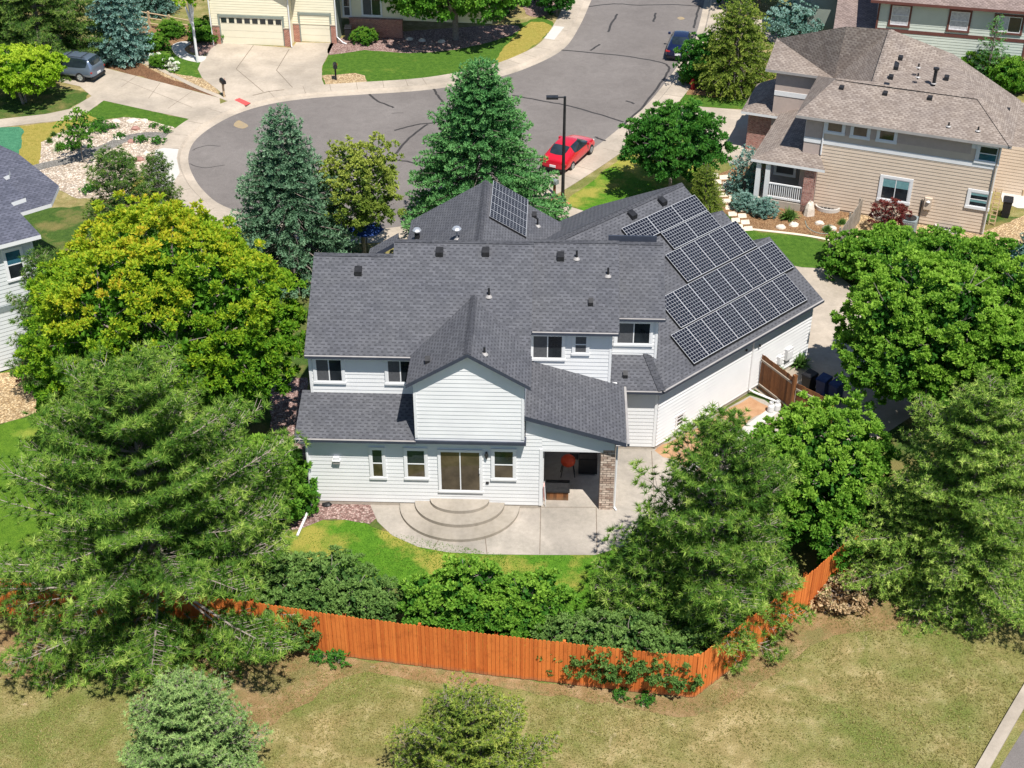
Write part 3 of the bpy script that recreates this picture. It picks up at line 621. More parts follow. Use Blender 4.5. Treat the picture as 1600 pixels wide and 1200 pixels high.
# low roof to the right over the porch
fl = lambda u, v: 4.98-.3*(u-8.91)
ps(HF, [(8.85, -.3), (13.0, -.3), (13.02, 3.85), (9.0, 3.85)], fl, .2)
# wing roof
E0 = HF.sub(14.67, 4.0, 45); qw = .58; fw_ = lambda s, v: 3.4+qw*v
ps(E0, [(0, 0), (11.35, 0), (11.35, 3.45), (10.05, 3.45), (10.05, 5.4), (9.12, 5.4), (9.12, 7.25), (-1.6, 7.25), (.75, 1.8)], fw_, .2)
ps(E0, [(9.12, 7.25), (9.12, 13), (-1.6, 13), (-1.6, 7.25)], lambda s, v: 3.4+qw*7.25-qw*(v-7.25), .2)
ps(E0, [(10.05, 5.4), (10.05, 9), (9.1, 9), (9.1, 5.4)], lambda s, v: 3.38+qw*5.4-qw*(v-5.4), .15); ps(E0, [(11.35, 3.45), (11.35, 7), (10.0, 7), (10.0, 3.45)], lambda s, v: 3.38+qw*3.45-qw*(v-3.45), .15)
ps(HF, [(12.5, 4.0), (14.67, 4.0), (13.95, 5.75), (12.5, 5.75)], lambda u, v: 3.4+qw*(v-4.0), .2)
ridge(r, E0.W(-1.4, 7.25, 3.4+qw*7.25), E0.W(9.12, 7.25, 3.4+qw*7.25), SH, .34, slope=qw)
ridge(r, HF.W(14.67, 4.0, 3.41), HF.W(14.0, 5.62, 4.35), SH, .34, slope=.2)
r.box(HF, 12.3, 14.4, 8.6, 8.68, 7.9, 8.38, DK)
roof = r.build('roof', house)
# roof vents and pipes (pieces of the roof)
def boxvent(fr, u, v, f, s=.3):
    m_ = MB(); z = f(u, v); m_.prism([fr.W(u-s/2, v-s/2, z-.1), fr.W(u+s/2, v-s/2, z-.1), fr.W(u+s/2, v+s/2, z), fr.W(u-s/2, v+s/2, z)], [fr.W(u-s/2, v-s/2, z+.12), fr.W(u+s/2, v-s/2, z+.12), fr.W(u+s/2, v+s/2, z+.24), fr.W(u-s/2, v+s/2, z+.24)], 'dark_metal'); m_.build('roof_vent', roof)
def pipe(fr, u, v, f, h=.38, r_=.045, m='dark_metal', cap=False):
    m_ = MB(); z = f(u, v); c = Vector(fr.W(u, v, z-.05)); m_.tube([c, c+Vector((0, 0, h+.05))], r_, m, 8)
    m_.lathe(c+Vector((0, 0, .02)), [(.15, .0), (.12, .04), (.06, .11)], 'gutter_grey', 12)
    if cap: m_.lathe(c+Vector((0, 0, h)), [(.05, 0), (.2, .02), (.21, .08), (.14, .16), (0.001, .18)], 'galvanised', 14)
    m_.build('vent_pipe', roof)
for x, y, f_ in ((560, 421, fm), (687, 391, fm), (759, 391, fm), (876, 398, fm2)): boxvent(HF, *HF.onpl(x, y+5, f_)[:2], f_)
for x, y, f_ in ((764, 463, fm), (901, 404, fm2), (950, 431, fm2)): pipe(HF, *HF.onpl(x, y, f_)[:2], f_)
boxvent(HF, *HF.onpl(923, 475, fm2)[:2], fm2, .2)
boxvent(E0, *E0.onpl(988, 338, fw_)[:2], fw_, .34); boxvent(E0, *E0.onpl(1035, 317, fw_)[:2], fw_, .34)
fgl = lambda u, v: zg-pg*abs(u-uc)
pipe(HF, *HF.onpl(757, 553, fgl)[:2], fgl, .3); boxvent(HF, *HF.onpl(668, 566, fgl)[:2], fgl, .2)
frr = lambda u, v: zrr-q*abs(u-ur)
q_ = .6; frr = lambda u, v: zrr-q_*abs(u-ur)
pipe(HF, *HF.onpl(652, 374, frr)[:2], frr, .45, .12, 'dark_metal', True); pipe(HF, *HF.onpl(714, 374, frr)[:2], frr, .5, .05, 'galvanised', True); pipe(HF, *HF.onpl(840, 353, frr)[:2], frr, .4); boxvent(HF, *HF.onpl(835, 339, frr)[:2], frr, .22)
ffr = lambda u, v: 3.4+qw*(v-4.0); boxvent(HF, *HF.onpl(977, 588, ffr)[:2], ffr, .2)
# gutters
def gutter(fr, u0, u1, v, z): MB().box(fr, u0, u1, v-.1, v-.005, z-.12, z+.0, DK, 'gutter_grey').build('gutter', house)
gutter(HF, -.38, 4.55, -.3, 3.68); gutter(HF, 0.02, 4.3, VE, ZE-.02); gutter(HF, 9.12, 12.66, 3.5, 6.58); gutter(HF, 12.67, 14.7, 5.2, 6.28); gutter(E0, 0.05, 11.35, 0, 3.39); gutter(HF, 12.97, 14.65, 4.0, 3.39)
rg = HF.sub(13.02, -.3, 90); gutter(rg, 0, 4.1, 0, 3.73)
dsp = MB(); dsp.tube([HF.W(-.2, -.32, 3.5), HF.W(.03, FV-.08, 3.2), HF.W(.03, FV-.08, .35), HF.W(.0, -.25, .14), HF.W(-.25, -2.1, .1)], .055, 'trim_white', 6); dsp.build('downspout', house)
dsp = MB(); dsp.tube([WF.W(6.45, -.06, 3.1), WF.W(6.45, -.06, .3), WF.W(6.6, -.3, .16), WF.W(6.9, -1.9, .1)], .05, 'trim_white', 6); dsp.build('downspout', house)
dsp = MB(); dsp.tube([HF.W(12.66, .2, 3.2), HF.W(12.66, .2, .1), HF.W(12.75, 0, .06)], .045, 'trim_white', 6); dsp.build('downspout', house)
# stone column
m_ = MB(); m_.box(HF, 12.02, 12.6, .1, .75, 0, 3.7, 'ledge_stone'); m_.build('stone_column', house)
# windows
def win(fr, v, x0, y0, x1, y1, *a, **k): u0, u1, z0, z1 = fr.rect(v, x0, y0, x1, y1); return window(house, fr, v, u0, u1, z0, z1, *a, **k)
win(HF, 1.78-.018, 491.5, 560, 536.5, 596); win(HF, 1.78-.018, 604, 562, 647, 598); 
win(HF, 3.82-.018, 832, 523, 879, 560); win(HF, 3.82-.018, 898, 524, 917, 551.5, 'hung', glass=('screen_grey', 'screen_grey')); win(HF, 5.5-.018, 964.5, 503, 1015.5, 537.5)
gw = ('glass_warm_reflect', 'glass')
win(HF, FV-.018, 579.5, 701, 600.5, 745, 'hung', glass=gw); win(HF, FV-.018, 634, 702, 666, 746, 'hung', glass=gw); win(HF, FV-.018, 771, 703.5, 803, 747.5, 'hung', glass=gw)
d_ = win(HF, FV-.018, 686.5, 704, 751.5, 767, glass=('glass_warm_reflect', 'glass_warm_reflect'), name='patio_door', tw=.08)
m_ = MB(); u0, z0 = HF.onv(749.5, 736, FV-.08); m_.box(HF, u0-.02, u0+.02, FV-.12, FV-.07, z0-.12, z0+.12, 'white_metal'); m_.build('handle', d_)
win(WF, -.018, 1057, 651, 1066, 662, 'fixed', glass=('glass',), tw=.08)
# wall fittings
m_ = MB(); u0, z0 = HF.onv(525.5, 719, FV-.1); m_.box(HF, u0-.14, u0+.14, FV-.16, FV-.015, z0-.16, z0-.02, 'gutter_grey'); m_.box(HF, u0-.16, u0+.16, FV-.2, FV-.015, z0-.02, z0+.02, 'white_metal'); m_.box(HF, u0-.12, u0+.12, FV-.14, FV-.015, z0+.02, z0+.14, 'white_metal'); m_.build('dryer_vent', house)
m_ = MB(); u0, z0 = HF.onv(760, 711, FV-.1); m_.lathe(HF.W(u0, FV-.1, z0-.2), [(.03, 0), (.06, .08), (.08, .2), (.05, .3), (.02, .36)], 'dark_metal', 8); m_.box(HF, u0-.04, u0+.04, FV-.1, FV-.01, z0, z0+.08, 'dark_metal'); m_.build('wall_lamp', house)
for x, y in ((761.5, 756),): u0, z0 = HF.onv(x, y, FV-.1); m_ = MB(); m_.box(HF, u0-.06, u0+.06, FV-.06, FV-.01, z0-.04, z0+.05, 'dark_metal'); m_.build('outlet_box', house)
for fr_, x, y in ((WF, 1166, 543), (WF, 1187, 536)):
    u0, z0 = fr_.onv(x, y+4, -.1); m_ = MB(); m_.lathe(fr_.W(u0, -.12, z0-.05), [(.04, 0), (.06, .06), (.03, .12), (.001, .13)], 'dark_metal', 8); m_.build('security_lamp', house)
for x, y, a_, b_ in ((1232, 552, .22, .3), (1218, 562, .12, .2)):
    u0, z0 = WF.onv(x, y, -.1); m_ = MB(); m_.box(WF, u0-a_, u0+a_, -.2, -.015, z0-b_, z0+b_, 'white_metal'); m_.box(WF, u0-a_*.8, u0+a_*.8, -.215, -.2, z0-b_*.8, z0+b_*.5, 'trim_white'); m_.build('electric_meter', house)
# solar panels: dark cells in silver frames, laid a hand above the shingles
def panel(fr, s0, s1, v0, v1, f, off=.17):
    m_ = MB(); L = lambda s, v, o: fr.W(s, v, f(s, v)+o)
    a = [(s0, v0), (s1, v0), (s1, v1), (s0, v1)]
    m_.prism([L(s, v, off-.13) for s, v in a], [L(s, v, off) for s, v in a], 'black_plastic', mtop='panel_frame')  # sides coloured black to paint in the skirt shadow under the panel
    e = .014; b = [(s0+e, v0+e), (s1-e, v0+e), (s1-e, v1-e), (s0+e, v1-e)]; m_.poly([L(s, v, off+.004) for s, v in b], 'solar_cell')
    o = m_.build('solar_panel', house)
    # cell grid starts at the panel corner
    me = o.data; uvl = me.uv_layers[0].data; f_ = me.polygons[-1]; k_ = math.sqrt(1+qw*qw)
    W_, H_ = (s1-s0-2*e), (v1-v0-2*e)*k_
    nx, ny = round(W_/.165), round(H_/.165)
    for li, (x, y) in zip(f_.loop_indices, ((0, 0), (nx*.165, 0), (nx*.165, ny*.165), (0, ny*.165))): uvl[li].uv = (x, y)
    return o
gp = .012
for k in range(8): panel(E0, 2.28+k*1.012, 2.28+(k+1)*1.012-gp, .2, 1.62, fw_)
for k in range(8): panel(E0, 3.02+k*1.012, 3.02+(k+1)*1.012-gp, 1.68, 3.12, fw_)
for k in range(5): panel(E0, 5.12+k*1.005, 5.12+(k+1)*1.005-gp, 3.2, 4.62, fw_)
for k in range(2): panel(E0, 5.8+k*1.66, 5.8+(k+1)*1.66-gp, 4.67, 5.52, fw_)
for k in range(3): panel(E0, 4.06+k*1.69, 4.06+(k+1)*1.69-gp, 5.56, 6.42, fw_)
# five landscape panels on the street-side cross gable
u0, v1_, _ = HF.onpl(771, 285, frr); u1_, v0_, _ = HF.onpl(822, 374, frr)
RF = HF.sub(ur, 0, 90)        # s runs away from the camera, v runs to -u
frR = lambda s, v: zrr+q_*v
va, vb = -(u1_-ur), -(u0-ur); nP = 5
_, sA, _ = HF.onpl(771, 345, frr); sB = HF.onpl(771, 285, frr)[1]
for k in range(nP): panel(RF, sA+(sB-sA)*k/nP, sA+(sB-sA)*(k+1)/nP-gp, va, vb, frR, .12)
# steps in front of the patio door
stp = MB(); us = HF.onv(719, 775, FV)[0]
for k, (a_, b_, z0, z1) in enumerate(((2.5, 2.25, .0, .15), (1.87, 1.5, .15, .30), (1.23, .8, .30, .45))):
    n_ = 28; arc = [(us-.02+a_*math.cos(math.pi+math.pi*i/n_), FV-.02+b_*math.sin(math.pi+math.pi*i/n_)) for i in range(n_+1)]
    stp.prism([HF.W(u, v, z0) for u, v in arc], [HF.W(u, v, z1) for u, v in arc], 'concrete_step')
stp.build('round_steps', house)
print('solar', va, vb, sA, sB)
# ================================================================== NEIGHBOURS
def tri_roof(mb, faces, P_, mt, ms, th=.16):
    for f in faces:
        pts = [P_[k] for k in f]
        a = sum(pts[i][0]*pts[(i+1) % len(pts)][1]-pts[(i+1) % len(pts)][0]*pts[i][1] for i in range(len(pts)))
        mb.slab(pts if a > 0 else pts[::-1], th, mt, ms)
# --- tan house on the right
BF = Fr(G(1535, 367), -21.5)
bh = empty('house', BF.W(-6, 5, 0), 'tan sided two-storey house with brown shingle roof, brick porch column and white railing', 'house')
TS = 'siding_tan'; w = MB(); SM = 'stucco_mauve'; TW = 'trim_white'
siding(w, BF, 0, [(-9.6, .12), (0, .12), (0, 5.1), (-9.6, 5.1)], TS, .2, .02); w.box(BF, -9.6, -.02, .01, .1, -.1, .12, 'foundation')
w.box(BF, -10.6, -9.62, 0, .2, 0, 5.5, SM); w.box(BF, -10.6, -9.62, -.03, 0, 3.98, 4.28, TW)
w.box(BF, -9.6, 0, -.035, 0, 4.0, 4.27, TW); w.box(BF, -9.6, -1.5, -.022, 0, 4.7, 5.5, SM); w.box(BF, -1.5, 0, -.022, 0, 5.05, 5.5, TW)
w.box(BF, -.12, .03, -.04, .1, .1, 5.5, TW); w.box(BF, -10.6, -10.5, .2, 6.2, 0, 5.5, SM)
eb = BF.sub(0, 0, 90); siding(w, eb, 0, [(0, .1), (6, .1), (6, 5.5), (0, 5.5)], TS, .2)
siding(w, BF, 6.0, [(-3.6, 0), (3.2, 0), (3.2, 3.0), (-3.6, 3.0)], TS, .2)
w.box(BF, -13.7, -10.5, 6.2, 6.3, 0, 5.5, SM); w.box(BF, -13.7, -10.5, 6.17, 6.2, 3.98, 4.28, TW); w.box(BF, -13.7, -13.6, 6.3, 10, 0, 5.5, SM)
w.build('wall', bh)
w = MB(); w.box(BF, -15.2, -13.5, 6.5, 10.5, 0, 2.75, 'brick_mixed'); w.build('brick_wall', bh)
r = MB(); SB = 'shingle_brown'; GW = 'gutter_grey'
P_ = dict(E1=(-11.15, -.5, 5.68), E2=(.55, -.5, 5.68), H=(-1.7, 2.4, 7.0), A=(-9.6, 2.4, 7.0), Q=(-7.45, 2.6, 7.05), E3=(.5, 6.3, 5.68), S=(-3.75, 7.3, 7.55), P=(-7.3, 5.9, 9.0),
     C0=(-14.35, 5.9, 5.65), C1=(-10.2, 5.9, 5.65), CT=(-14.3, 8.3, 6.75), T=(-9.9, 6.1, 8.8), A0=(-11.15, 5.9, 5.68), B1=(-9.9, 11, 6.0), B2=(-4.5, 11.5, 6.0), B3=(-14.2, 10.8, 5.6))
P_ = {k: BF.W(*q) for k, q in P_.items()}
tri_roof(r, ['E1 E2 H Q A'.split(), 'E2 E3 H'.split(), 'H E3 S'.split(), 'H S Q'.split(), 'Q S P'.split(), 'E1 A A0'.split(), 'A C1 A0'.split(), 'A Q C1'.split(), 'Q P C1'.split(), 'C1 P T'.split(), 'C1 T CT'.split(), 'C0 C1 CT'.split(),
     'T P B2 B1'.split(), 'T B1 B3'.split(), 'CT T B3'.split(), 'P S B2'.split()], P_, SB, GW)
ridge(r, P_['A'], P_['H'], SB, .3, slope=.3); ridge(r, P_['H'], P_['E2'], SB, .3, slope=.2); ridge(r, P_['Q'], P_['P'], SB, .34, slope=.3)
P2 = {k: BF.W(*q) for k, q in dict(a=(-13.3, -1.1, 2.9), b=(-9.05, -1.1, 2.9), c=(-9.6, .05, 3.3), d=(-10.6, .05, 3.3), e=(-10.6, 1.55, 3.83), f=(-10.6, 6.2, 3.83), g=(-13.2, 6.2, 2.9)).items()}
tri_roof(r, ['a b c d e'.split(), 'a e f g'.split()], P2, SB, TW)
P3 = {k: BF.W(*q) for k, q in dict(a=(-15.6, 6.0, 2.7), b=(-13.2, 6.0, 2.7), c=(-13.6, 7.3, 3.3), d=(-14.4, 7.3, 3.3), e=(-15.7, 10.8, 2.7), f=(-14.4, 10.8, 3.3), g=(-13.6, 10.8, 3.3)).items()}
tri_roof(r, ['a b c d'.split(), 'a d f e'.split(), 'd c g f'.split()], P3, SB, TW)
P4 = {k: BF.W(*q) for k, q in dict(a=(-.2, 6.1, 3.0), b=(3.6, 6.0, 2.9), c=(3.6, 10.5, 3.9), d=(-.2, 10.5, 4.0)).items()}; tri_roof(r, ['a b c d'.split()], P4, SB, TW)
bro = r.build('roof', bh)
fA_ = lambda u, v: 5.68+.455*(v+.5); fR_ = lambda u, v: 5.68+.42*(.5-u)
def bvent(x, y, f, kind='b'):
    u, v, z = BF.onpl(x, y, f); m_ = MB()
    if kind == 'b': m_.prism([BF.W(u-.13, v-.12, z-.1), BF.W(u+.13, v-.12, z-.1), BF.W(u+.13, v+.12, z), BF.W(u-.13, v+.12, z)], [BF.W(u-.13, v-.12, z+.09), BF.W(u+.13, v-.12, z+.09), BF.W(u+.13, v+.12, z+.16), BF.W(u-.13, v+.12, z+.16)], 'dark_metal'); m_.build('roof_vent', bro)
    else:
        h_ = .9 if kind == 'f' else .35; c = Vector(BF.W(u, v, z-.1)); m_.tube([c, c+Vector((0, 0, h_))], .1 if kind == 'f' else .05, 'dark_metal', 8)
        if kind == 'f': m_.lathe(c+Vector((0, 0, h_)), [(.1, 0), (.17, .03), (.17, .14), (.001, .18)], 'dark_metal', 10)
        m_.lathe(c+Vector((0, 0, .12)), [(.15, 0), (.08, .06)], 'gutter_grey', 10); m_.build('vent_pipe', bro)
for x, y in ((1315, 138), (1383, 147), (1453, 154)): bvent(x, y, fA_)
for x, y in ((1482, 198), (1528, 205)): bvent(x, y, fA_, 'p')
for x, y in ((1533, 162), (1574, 173)): bvent(x, y, fR_)
def pt_vent(x, y, z, kind='b'):
    u, v = BF.onz(x, y, z); bvent(x, y, lambda a, b: z, kind)
for x, y, z in ((1407, 91, 8.0), (1400, 106, 7.85), (1392, 121, 7.5), (1393, 54, 8.7)): pt_vent(x, y, z)
pt_vent(1434, 121, 7.45, 'p'); pt_vent(1435, 106, 7.7, 'p'); pt_vent(1459, 131, 7.2, 'f'); pt_vent(1479, 122, 7.3)
def bw(v, x0, y0, x1, y1, *a, **k): u0, u1, z0, z1 = BF.rect(v, x0, y0, x1, y1); return window(bh, BF, v, u0, u1, z0, z1, *a, **k)
bw(-.02, 1380, 277, 1417, 316, tw=.16, glass=('glass', 'glass'), blind='blind_teal'); bw(-.02, 1517, 299, 1541, 325, 'hung', tw=.16, glass=('glass', 'glass'), blind='blind_teal')
for x0, x1, y0, y1 in ((1294, 1316, 189, 208), (1334, 1355, 196, 215), (1375, 1397, 202, 221)): bw(-.022, x0, y0, x1, y1, 'fixed', tw=.14, glass=('glass_warm_reflect',))
bw(-.022, 1532, 227, 1556, 254, 'hung', tw=.16, glass=('glass_blue', 'glass'))
sw = BF.sub(-10.6, 5.6, -90); window(bh, sw, -.02, 3.9, 5.1, 4.05, 5.2, 'hung', tw=.16)
m_ = MB(); m_.box(BF, -10.2, -9.62, -.9, -.2, 0, 2.78, 'brick_mixed'); m_.build('brick_column', bh)
for u_ in (-12.85, -12.3): m_ = MB(); m_.box(BF, u_-.13, u_+.13, -.95, -.69, .0, 2.78, TW); m_.build('porch_post', bh)
m_ = MB(); m_.box(BF, -12.15, -10.22, -.86, -.78, 1.42, 1.5, TW); m_.box(BF, -12.15, -10.22, -.86, -.78, .55, .66, TW)
for i in range(16): u_ = -12.1+i*.122; m_.box(BF, u_, u_+.05, -.84, -.8, .66, 1.42, TW)
m_.build('railing', bh); m_ = MB(); m_.box(BF, -12.9, -9.7, -.9, 5.5, 0, .45, 'foundation'); m_.build('porch_floor', bh)
window(bh, BF.sub(-10.62, 0, 0), 1.2, -1.6, -.5, 1.2, 2.5, 'fixed')
for x, y, h_ in ((1281, 208, 0),): m_ = MB(); m_.tube([BF.W(-9.55, -.06, 5.4), BF.W(-9.55, -.06, 3.35)], .045, TW, 6); m_.build('downspout', bh)
m_ = MB(); m_.tube([BF.W(-.05, -.08, 5.4), BF.W(-.05, -.08, .2)], .045, 'wood_grey', 6); m_.build('downspout', bh)
m_ = MB(); u0, z0 = BF.onv(1450, 318, -.1); m_.box(BF, u0-.2, u0+.2, -.2, -.02, z0-.35, z0+.35, 'siding_tan'); m_.lathe(BF.W(u0, -.21, z0+.1), [(.1, 0), (.12, .06), (.001, .14)], 'white_metal', 10); m_.build('electric_meter', bh)
m_ = MB(); m_.tube([BF.W(u0-.35, -.06, 1.6), BF.W(u0-.35, -.06, .05)], .03, 'dark_metal', 6); m_.build('conduit', bh)
# window wells
for x, y, rr in ((1290, 335, .72), (1375, 342, .5), (1481, 362, .78)):
    u0, v0 = BF.onz(x, y-2, 0); m_ = MB(); n_ = 14
    o_ = [(u0+rr*math.cos(math.pi+math.pi*i/n_), -.02+rr*.72*math.sin(math.pi+math.pi*i/n_)) for i in range(n_+1)]; i_ = [(u0+(rr-.09)*math.cos(math.pi+math.pi*i/n_), -.02+(rr*.72-.09)*math.sin(math.pi+math.pi*i/n_)) for i in range(n_+1)]
    for k in range(n_): m_.prism([BF.W(*o_[k], 0), BF.W(*o_[k+1], 0), BF.W(*i_[k+1], 0), BF.W(*i_[k], 0)], [BF.W(*o_[k], .22), BF.W(*o_[k+1], .22), BF.W(*i_[k+1], .22), BF.W(*i_[k], .22)], 'concrete_new')
    m_.poly([BF.W(a, b, .12) for a, b in i_], 'dark_metal')
    for k in range(-2, 3): m_.box(BF, u0+k*rr*.3-.012, u0+k*rr*.3+.012, -.02-rr*.72*math.sqrt(max(0, 1-(k*.3)**2))+.12, -.03, .12, .15, 'gutter_grey')
    m_.build('window_well', bh)
# --- cream house with garage doors, far left of centre
TF = Fr(G(347.5, 68), -6.5); th_ = empty('house', TF.W(5, 3, 0), 'cream sided house with a wide and a narrow garage door between red brick piers', 'house')
SC = 'siding_cream'; TG = 'trim_sage'; w = MB()
siding(w, TF, 0, [(-.62, 1.35), (0, 1.35), (0, 2.1), (-.62, 2.1)], SC); siding(w, TF, 0, [(4.77, 1.35), (5.25, 1.35), (5.25, 2.1), (4.77, 2.1)], SC); siding(w, TF, 0, [(-.62, 2.1), (5.25, 2.1), (5.25, 4.2), (2.3, 5.8), (-.62, 4.2)], SC)
w.box(TF, -.62, 5.25, .1, .2, 0, 4, TG); w.box(TF, 5.15, 5.25, .2, 6, 0, 4.2, SC); w.box(TF, -.62, -.52, .2, 7, 0, 4.2, SC)
siding(w, TF, 1.1, [(5.25, 1.35), (8.5, 1.35), (8.5, 5.2), (5.25, 5.2)], SC); w.box(TF, 5.25, 8.5, 1.2, 1.3, 0, 5, TG)
siding(w, TF, 2.9, [(8.5, 1.3), (20, 1.3), (20, 4.4), (8.5, 4.4)], 'siding_cream'); w.box(TF, 8.4, 8.5, 1.1, 3, 0, 5, TG); w.build('wall', th_)
for a, b, v in ((-.62, -.06, 0), (4.83, 5.27, 0), (5.27, 5.72, 1.1), (8.12, 8.5, 1.1)): w = MB(); w.box(TF, a, b, v-.12, v+.1, 0, 1.35, 'brick_red'); w.box(TF, a-.03, b+.03, v-.15, v+.1, 1.35, 1.42, 'concrete'); w.build('brick_pier', th_)
w = MB(); w.box(TF, 9.2, 13.2, 2.6, 2.88, 0, 1.35, 'brick_red'); w.box(TF, 9.15, 13.25, 2.56, 2.88, 1.35, 1.42, 'brick_mixed'); w.build('brick_wall', th_)
def gdoor(u0, u1, v, nw):
    d = MB(); d.box(TF, u0-.14, u0, v-.05, v+.08, 0, 2.25, TG); d.box(TF, u1, u1+.14, v-.05, v+.08, 0, 2.25, TG); d.box(TF, u0-.14, u1+.14, v-.06, v+.08, 2.07, 2.25, TG)
    for k in range(4): d.box(TF, u0, u1, v+.02, v+.07, k*.515+.012, (k+1)*.515-.006, 'garage_door_cream')
    d.box(TF, u0, u1, v+.045, v+.08, 0, 2.07, 'gutter_grey'); o = d.build('garage_door', th_); g = MB(); W__ = (u1-u0)/nw
    for k in range(nw): g.box(TF, u0+k*W__+.09, u0+(k+1)*W__-.09, v-.0, v+.022, 1.62, 1.98, 'glass')
    g.build('window_row', o)
gdoor(.02, 4.75, 0, 8); gdoor(5.8, 8.05, 1.1, 4)
for pts in ([TF.W(-.66, -.12, 4), TF.W(-.66, -.12, .05), TF.W(-.5, -.5, .03)], [TF.W(5.32, -.1, 4), TF.W(5.32, -.1, 1.3), TF.W(5.36, -.25, .2), TF.W(5.4, -.3, .04)], [TF.W(8.55, 1.0, 4.5), TF.W(8.55, 1.0, .5), TF.W(9.0, .9, .12), TF.W(9.3, .8, .06)]):
    m_ = MB(); m_.tube(pts, .05, TW, 6); m_.build('downspout', th_)
u0, z0 = TF.onv(546, 12, 2.9); window(th_, TF, 2.88, 8.75, 9.25, 1.5, 2.9, 'hung'); window(th_, TF, 2.88, 10.2, 11.6, 1.6, 2.9, 'slider')
r = MB()
for sg in (-1, 1): 
    pts = [TF.W(2.3, -.5, 5.95), TF.W(2.3+sg*3.5, -.5, 4.05), TF.W(2.3+sg*3.5, 9, 4.05), TF.W(2.3, 9, 5.95)][::sg*-1]; r.slab(pts[::-1] if sg*-1 < 0 else pts, .18, SB, TG)
r.slab([TF.W(5.0, .6, 5.0), TF.W(20, .6, 5.0), TF.W(20, 8, 7.4), TF.W(5.0, 8, 7.4)], .18, SB, TG); r.build('roof', th_)
# --- grey house cut by the left edge
LH = Fr(G(0, 583), 33); lh = empty('house', LH.W(-4, 4, 0), 'pale grey sided house with dark slate roof at the left edge', 'house')
w = MB(); siding(w, LH, 0, [(-14, .1), (2.75, .1), (2.75, 6.6), (-14, 6.6)], 'siding_pale_grey', .2); w.box(LH, -14, 2.77, -.035, 0, 3.15, 3.45, 'grey_metal'); corner(w, LH, 2.77, 0, .1, 6.5)
el = LH.sub(2.75, 0, 90); siding(w, el, 0, [(0, .1), (9, .1), (9, 6.6), (0, 6.6)], 'siding_pale_grey', .2); w.box(LH, 2.7, 3.6, 4.2, 4.3, 0, 3.6, 'siding_pale_grey'); w.build('wall', lh)
u0, u1, z0, z1 = LH.rect(-.02, 6, 389, 35, 436); window(lh, LH, -.02, 1.42, 2.16, 4.7, 6.15, 'hung', glass=('glass', 'glass_blue'))
r = MB(); fL = lambda u, v: 6.78+.45*(v+.5)
q = [LH.onpl(x, y, fL)[:2] for x, y in ((63, 366), (17, 317), (40, 309), (5, 277), (14, 273), (15, 266), (-30, 230), (-200, 230))]
plane_slab(r, LH, [(-16, -.5), (LH.onpl(63, 366, fL)[0], -.5)]+q[1:-1]+[(-16, q[-1][1])], fL, .2, 'shingle_slate', 'trim_white')
fL2 = lambda u, v: 3.9+.3*(v-2.5)
q = [LH.onpl(x, y, fL2)[:2] for x, y in ((30, 333), (80, 318), (92, 290), (27, 239), (-60, 200), (-80, 260))]
plane_slab(r, LH, q, fL2, .2, 'shingle_slate', 'trim_white'); r.build('roof', lh)
# --- green-grey house at the top right
RH = Fr(G(1592, 122), -14); rh = empty('house', RH.W(-6, 4, 0), 'pale green sided two-storey house with dark brown trim at the top right', 'house')
SG_ = 'siding_pale_green'; ez = RH.onv(1500, 12, -.5)[1]; w = MB(); siding(w, RH, 0, [(-10.3, 0), (0, 0), (0, ez), (-10.3, ez)], SG_, .2, .02)
w.box(RH, -10.3, 0, -.035, 0, 2.55, 2.8, 'trim_brown'); w.box(RH, -.14, .02, -.05, .05, 0, ez, 'trim_brown'); w.box(RH, -10.32, -10.18, -.05, .05, 2.5, ez, 'trim_brown'); w.box(RH, -10.3, -10.2, .05, 8, 0, ez, SG_); w.box(RH, -.1, 0, 0, 8, 0, ez, SG_)
w.box(RH, -16.5, -12.2, 4.2, 4.3, 0, ez-.8, 'trim_sage'); w.build('wall', rh)
for x0, y0, x1, y1, st in ((1395, 8, 1418, 40, 'hung'), (1487, 17, 1511, 48, 'hung'), (1558, 24, 1593, 52, 'slider'), (1557, 91, 1576, 112, 'slider')):
    u0, u1, z0, z1 = RH.rect(-.02, x0, y0, x1, y1); wv = window(rh, RH, -.03, u0, u1, z0, z1, st, tw=.14, trim='trim_brown', glass=('curtain', 'curtain' if st == 'hung' else 'glass'), pr=.06)
r = MB(); r.slab([RH.W(-10.9, -.6, ez+.1), RH.W(.6, -.6, ez+.1), RH.W(.6, 7, ez+3.4), RH.W(-10.9, 7, ez+3.4)], .2, 'shingle_umber', 'trim_brown')
r.slab([RH.W(-13.2, -1.0, ez-2.6), RH.W(-10.3, -1.0, ez-2.6), RH.W(-10.3, 7, ez-.2), RH.W(-13.2, 7, ez-.2)], .2, 'shingle_umber', 'trim_brown')
r.slab([RH.W(-17.2, 3.6, ez-.7), RH.W(-12.4, 3.6, ez-.7), RH.W(-12.4, 9, ez+1.4), RH.W(-17.2, 9, ez+1.4)], .2, 'shingle_umber', 'trim_brown')
r.build('roof', rh); w = MB(); w.box(RH, -13.0, -10.32, -.7, 5, 0, ez-2.6, SG_); w.build('porch_wall', rh)
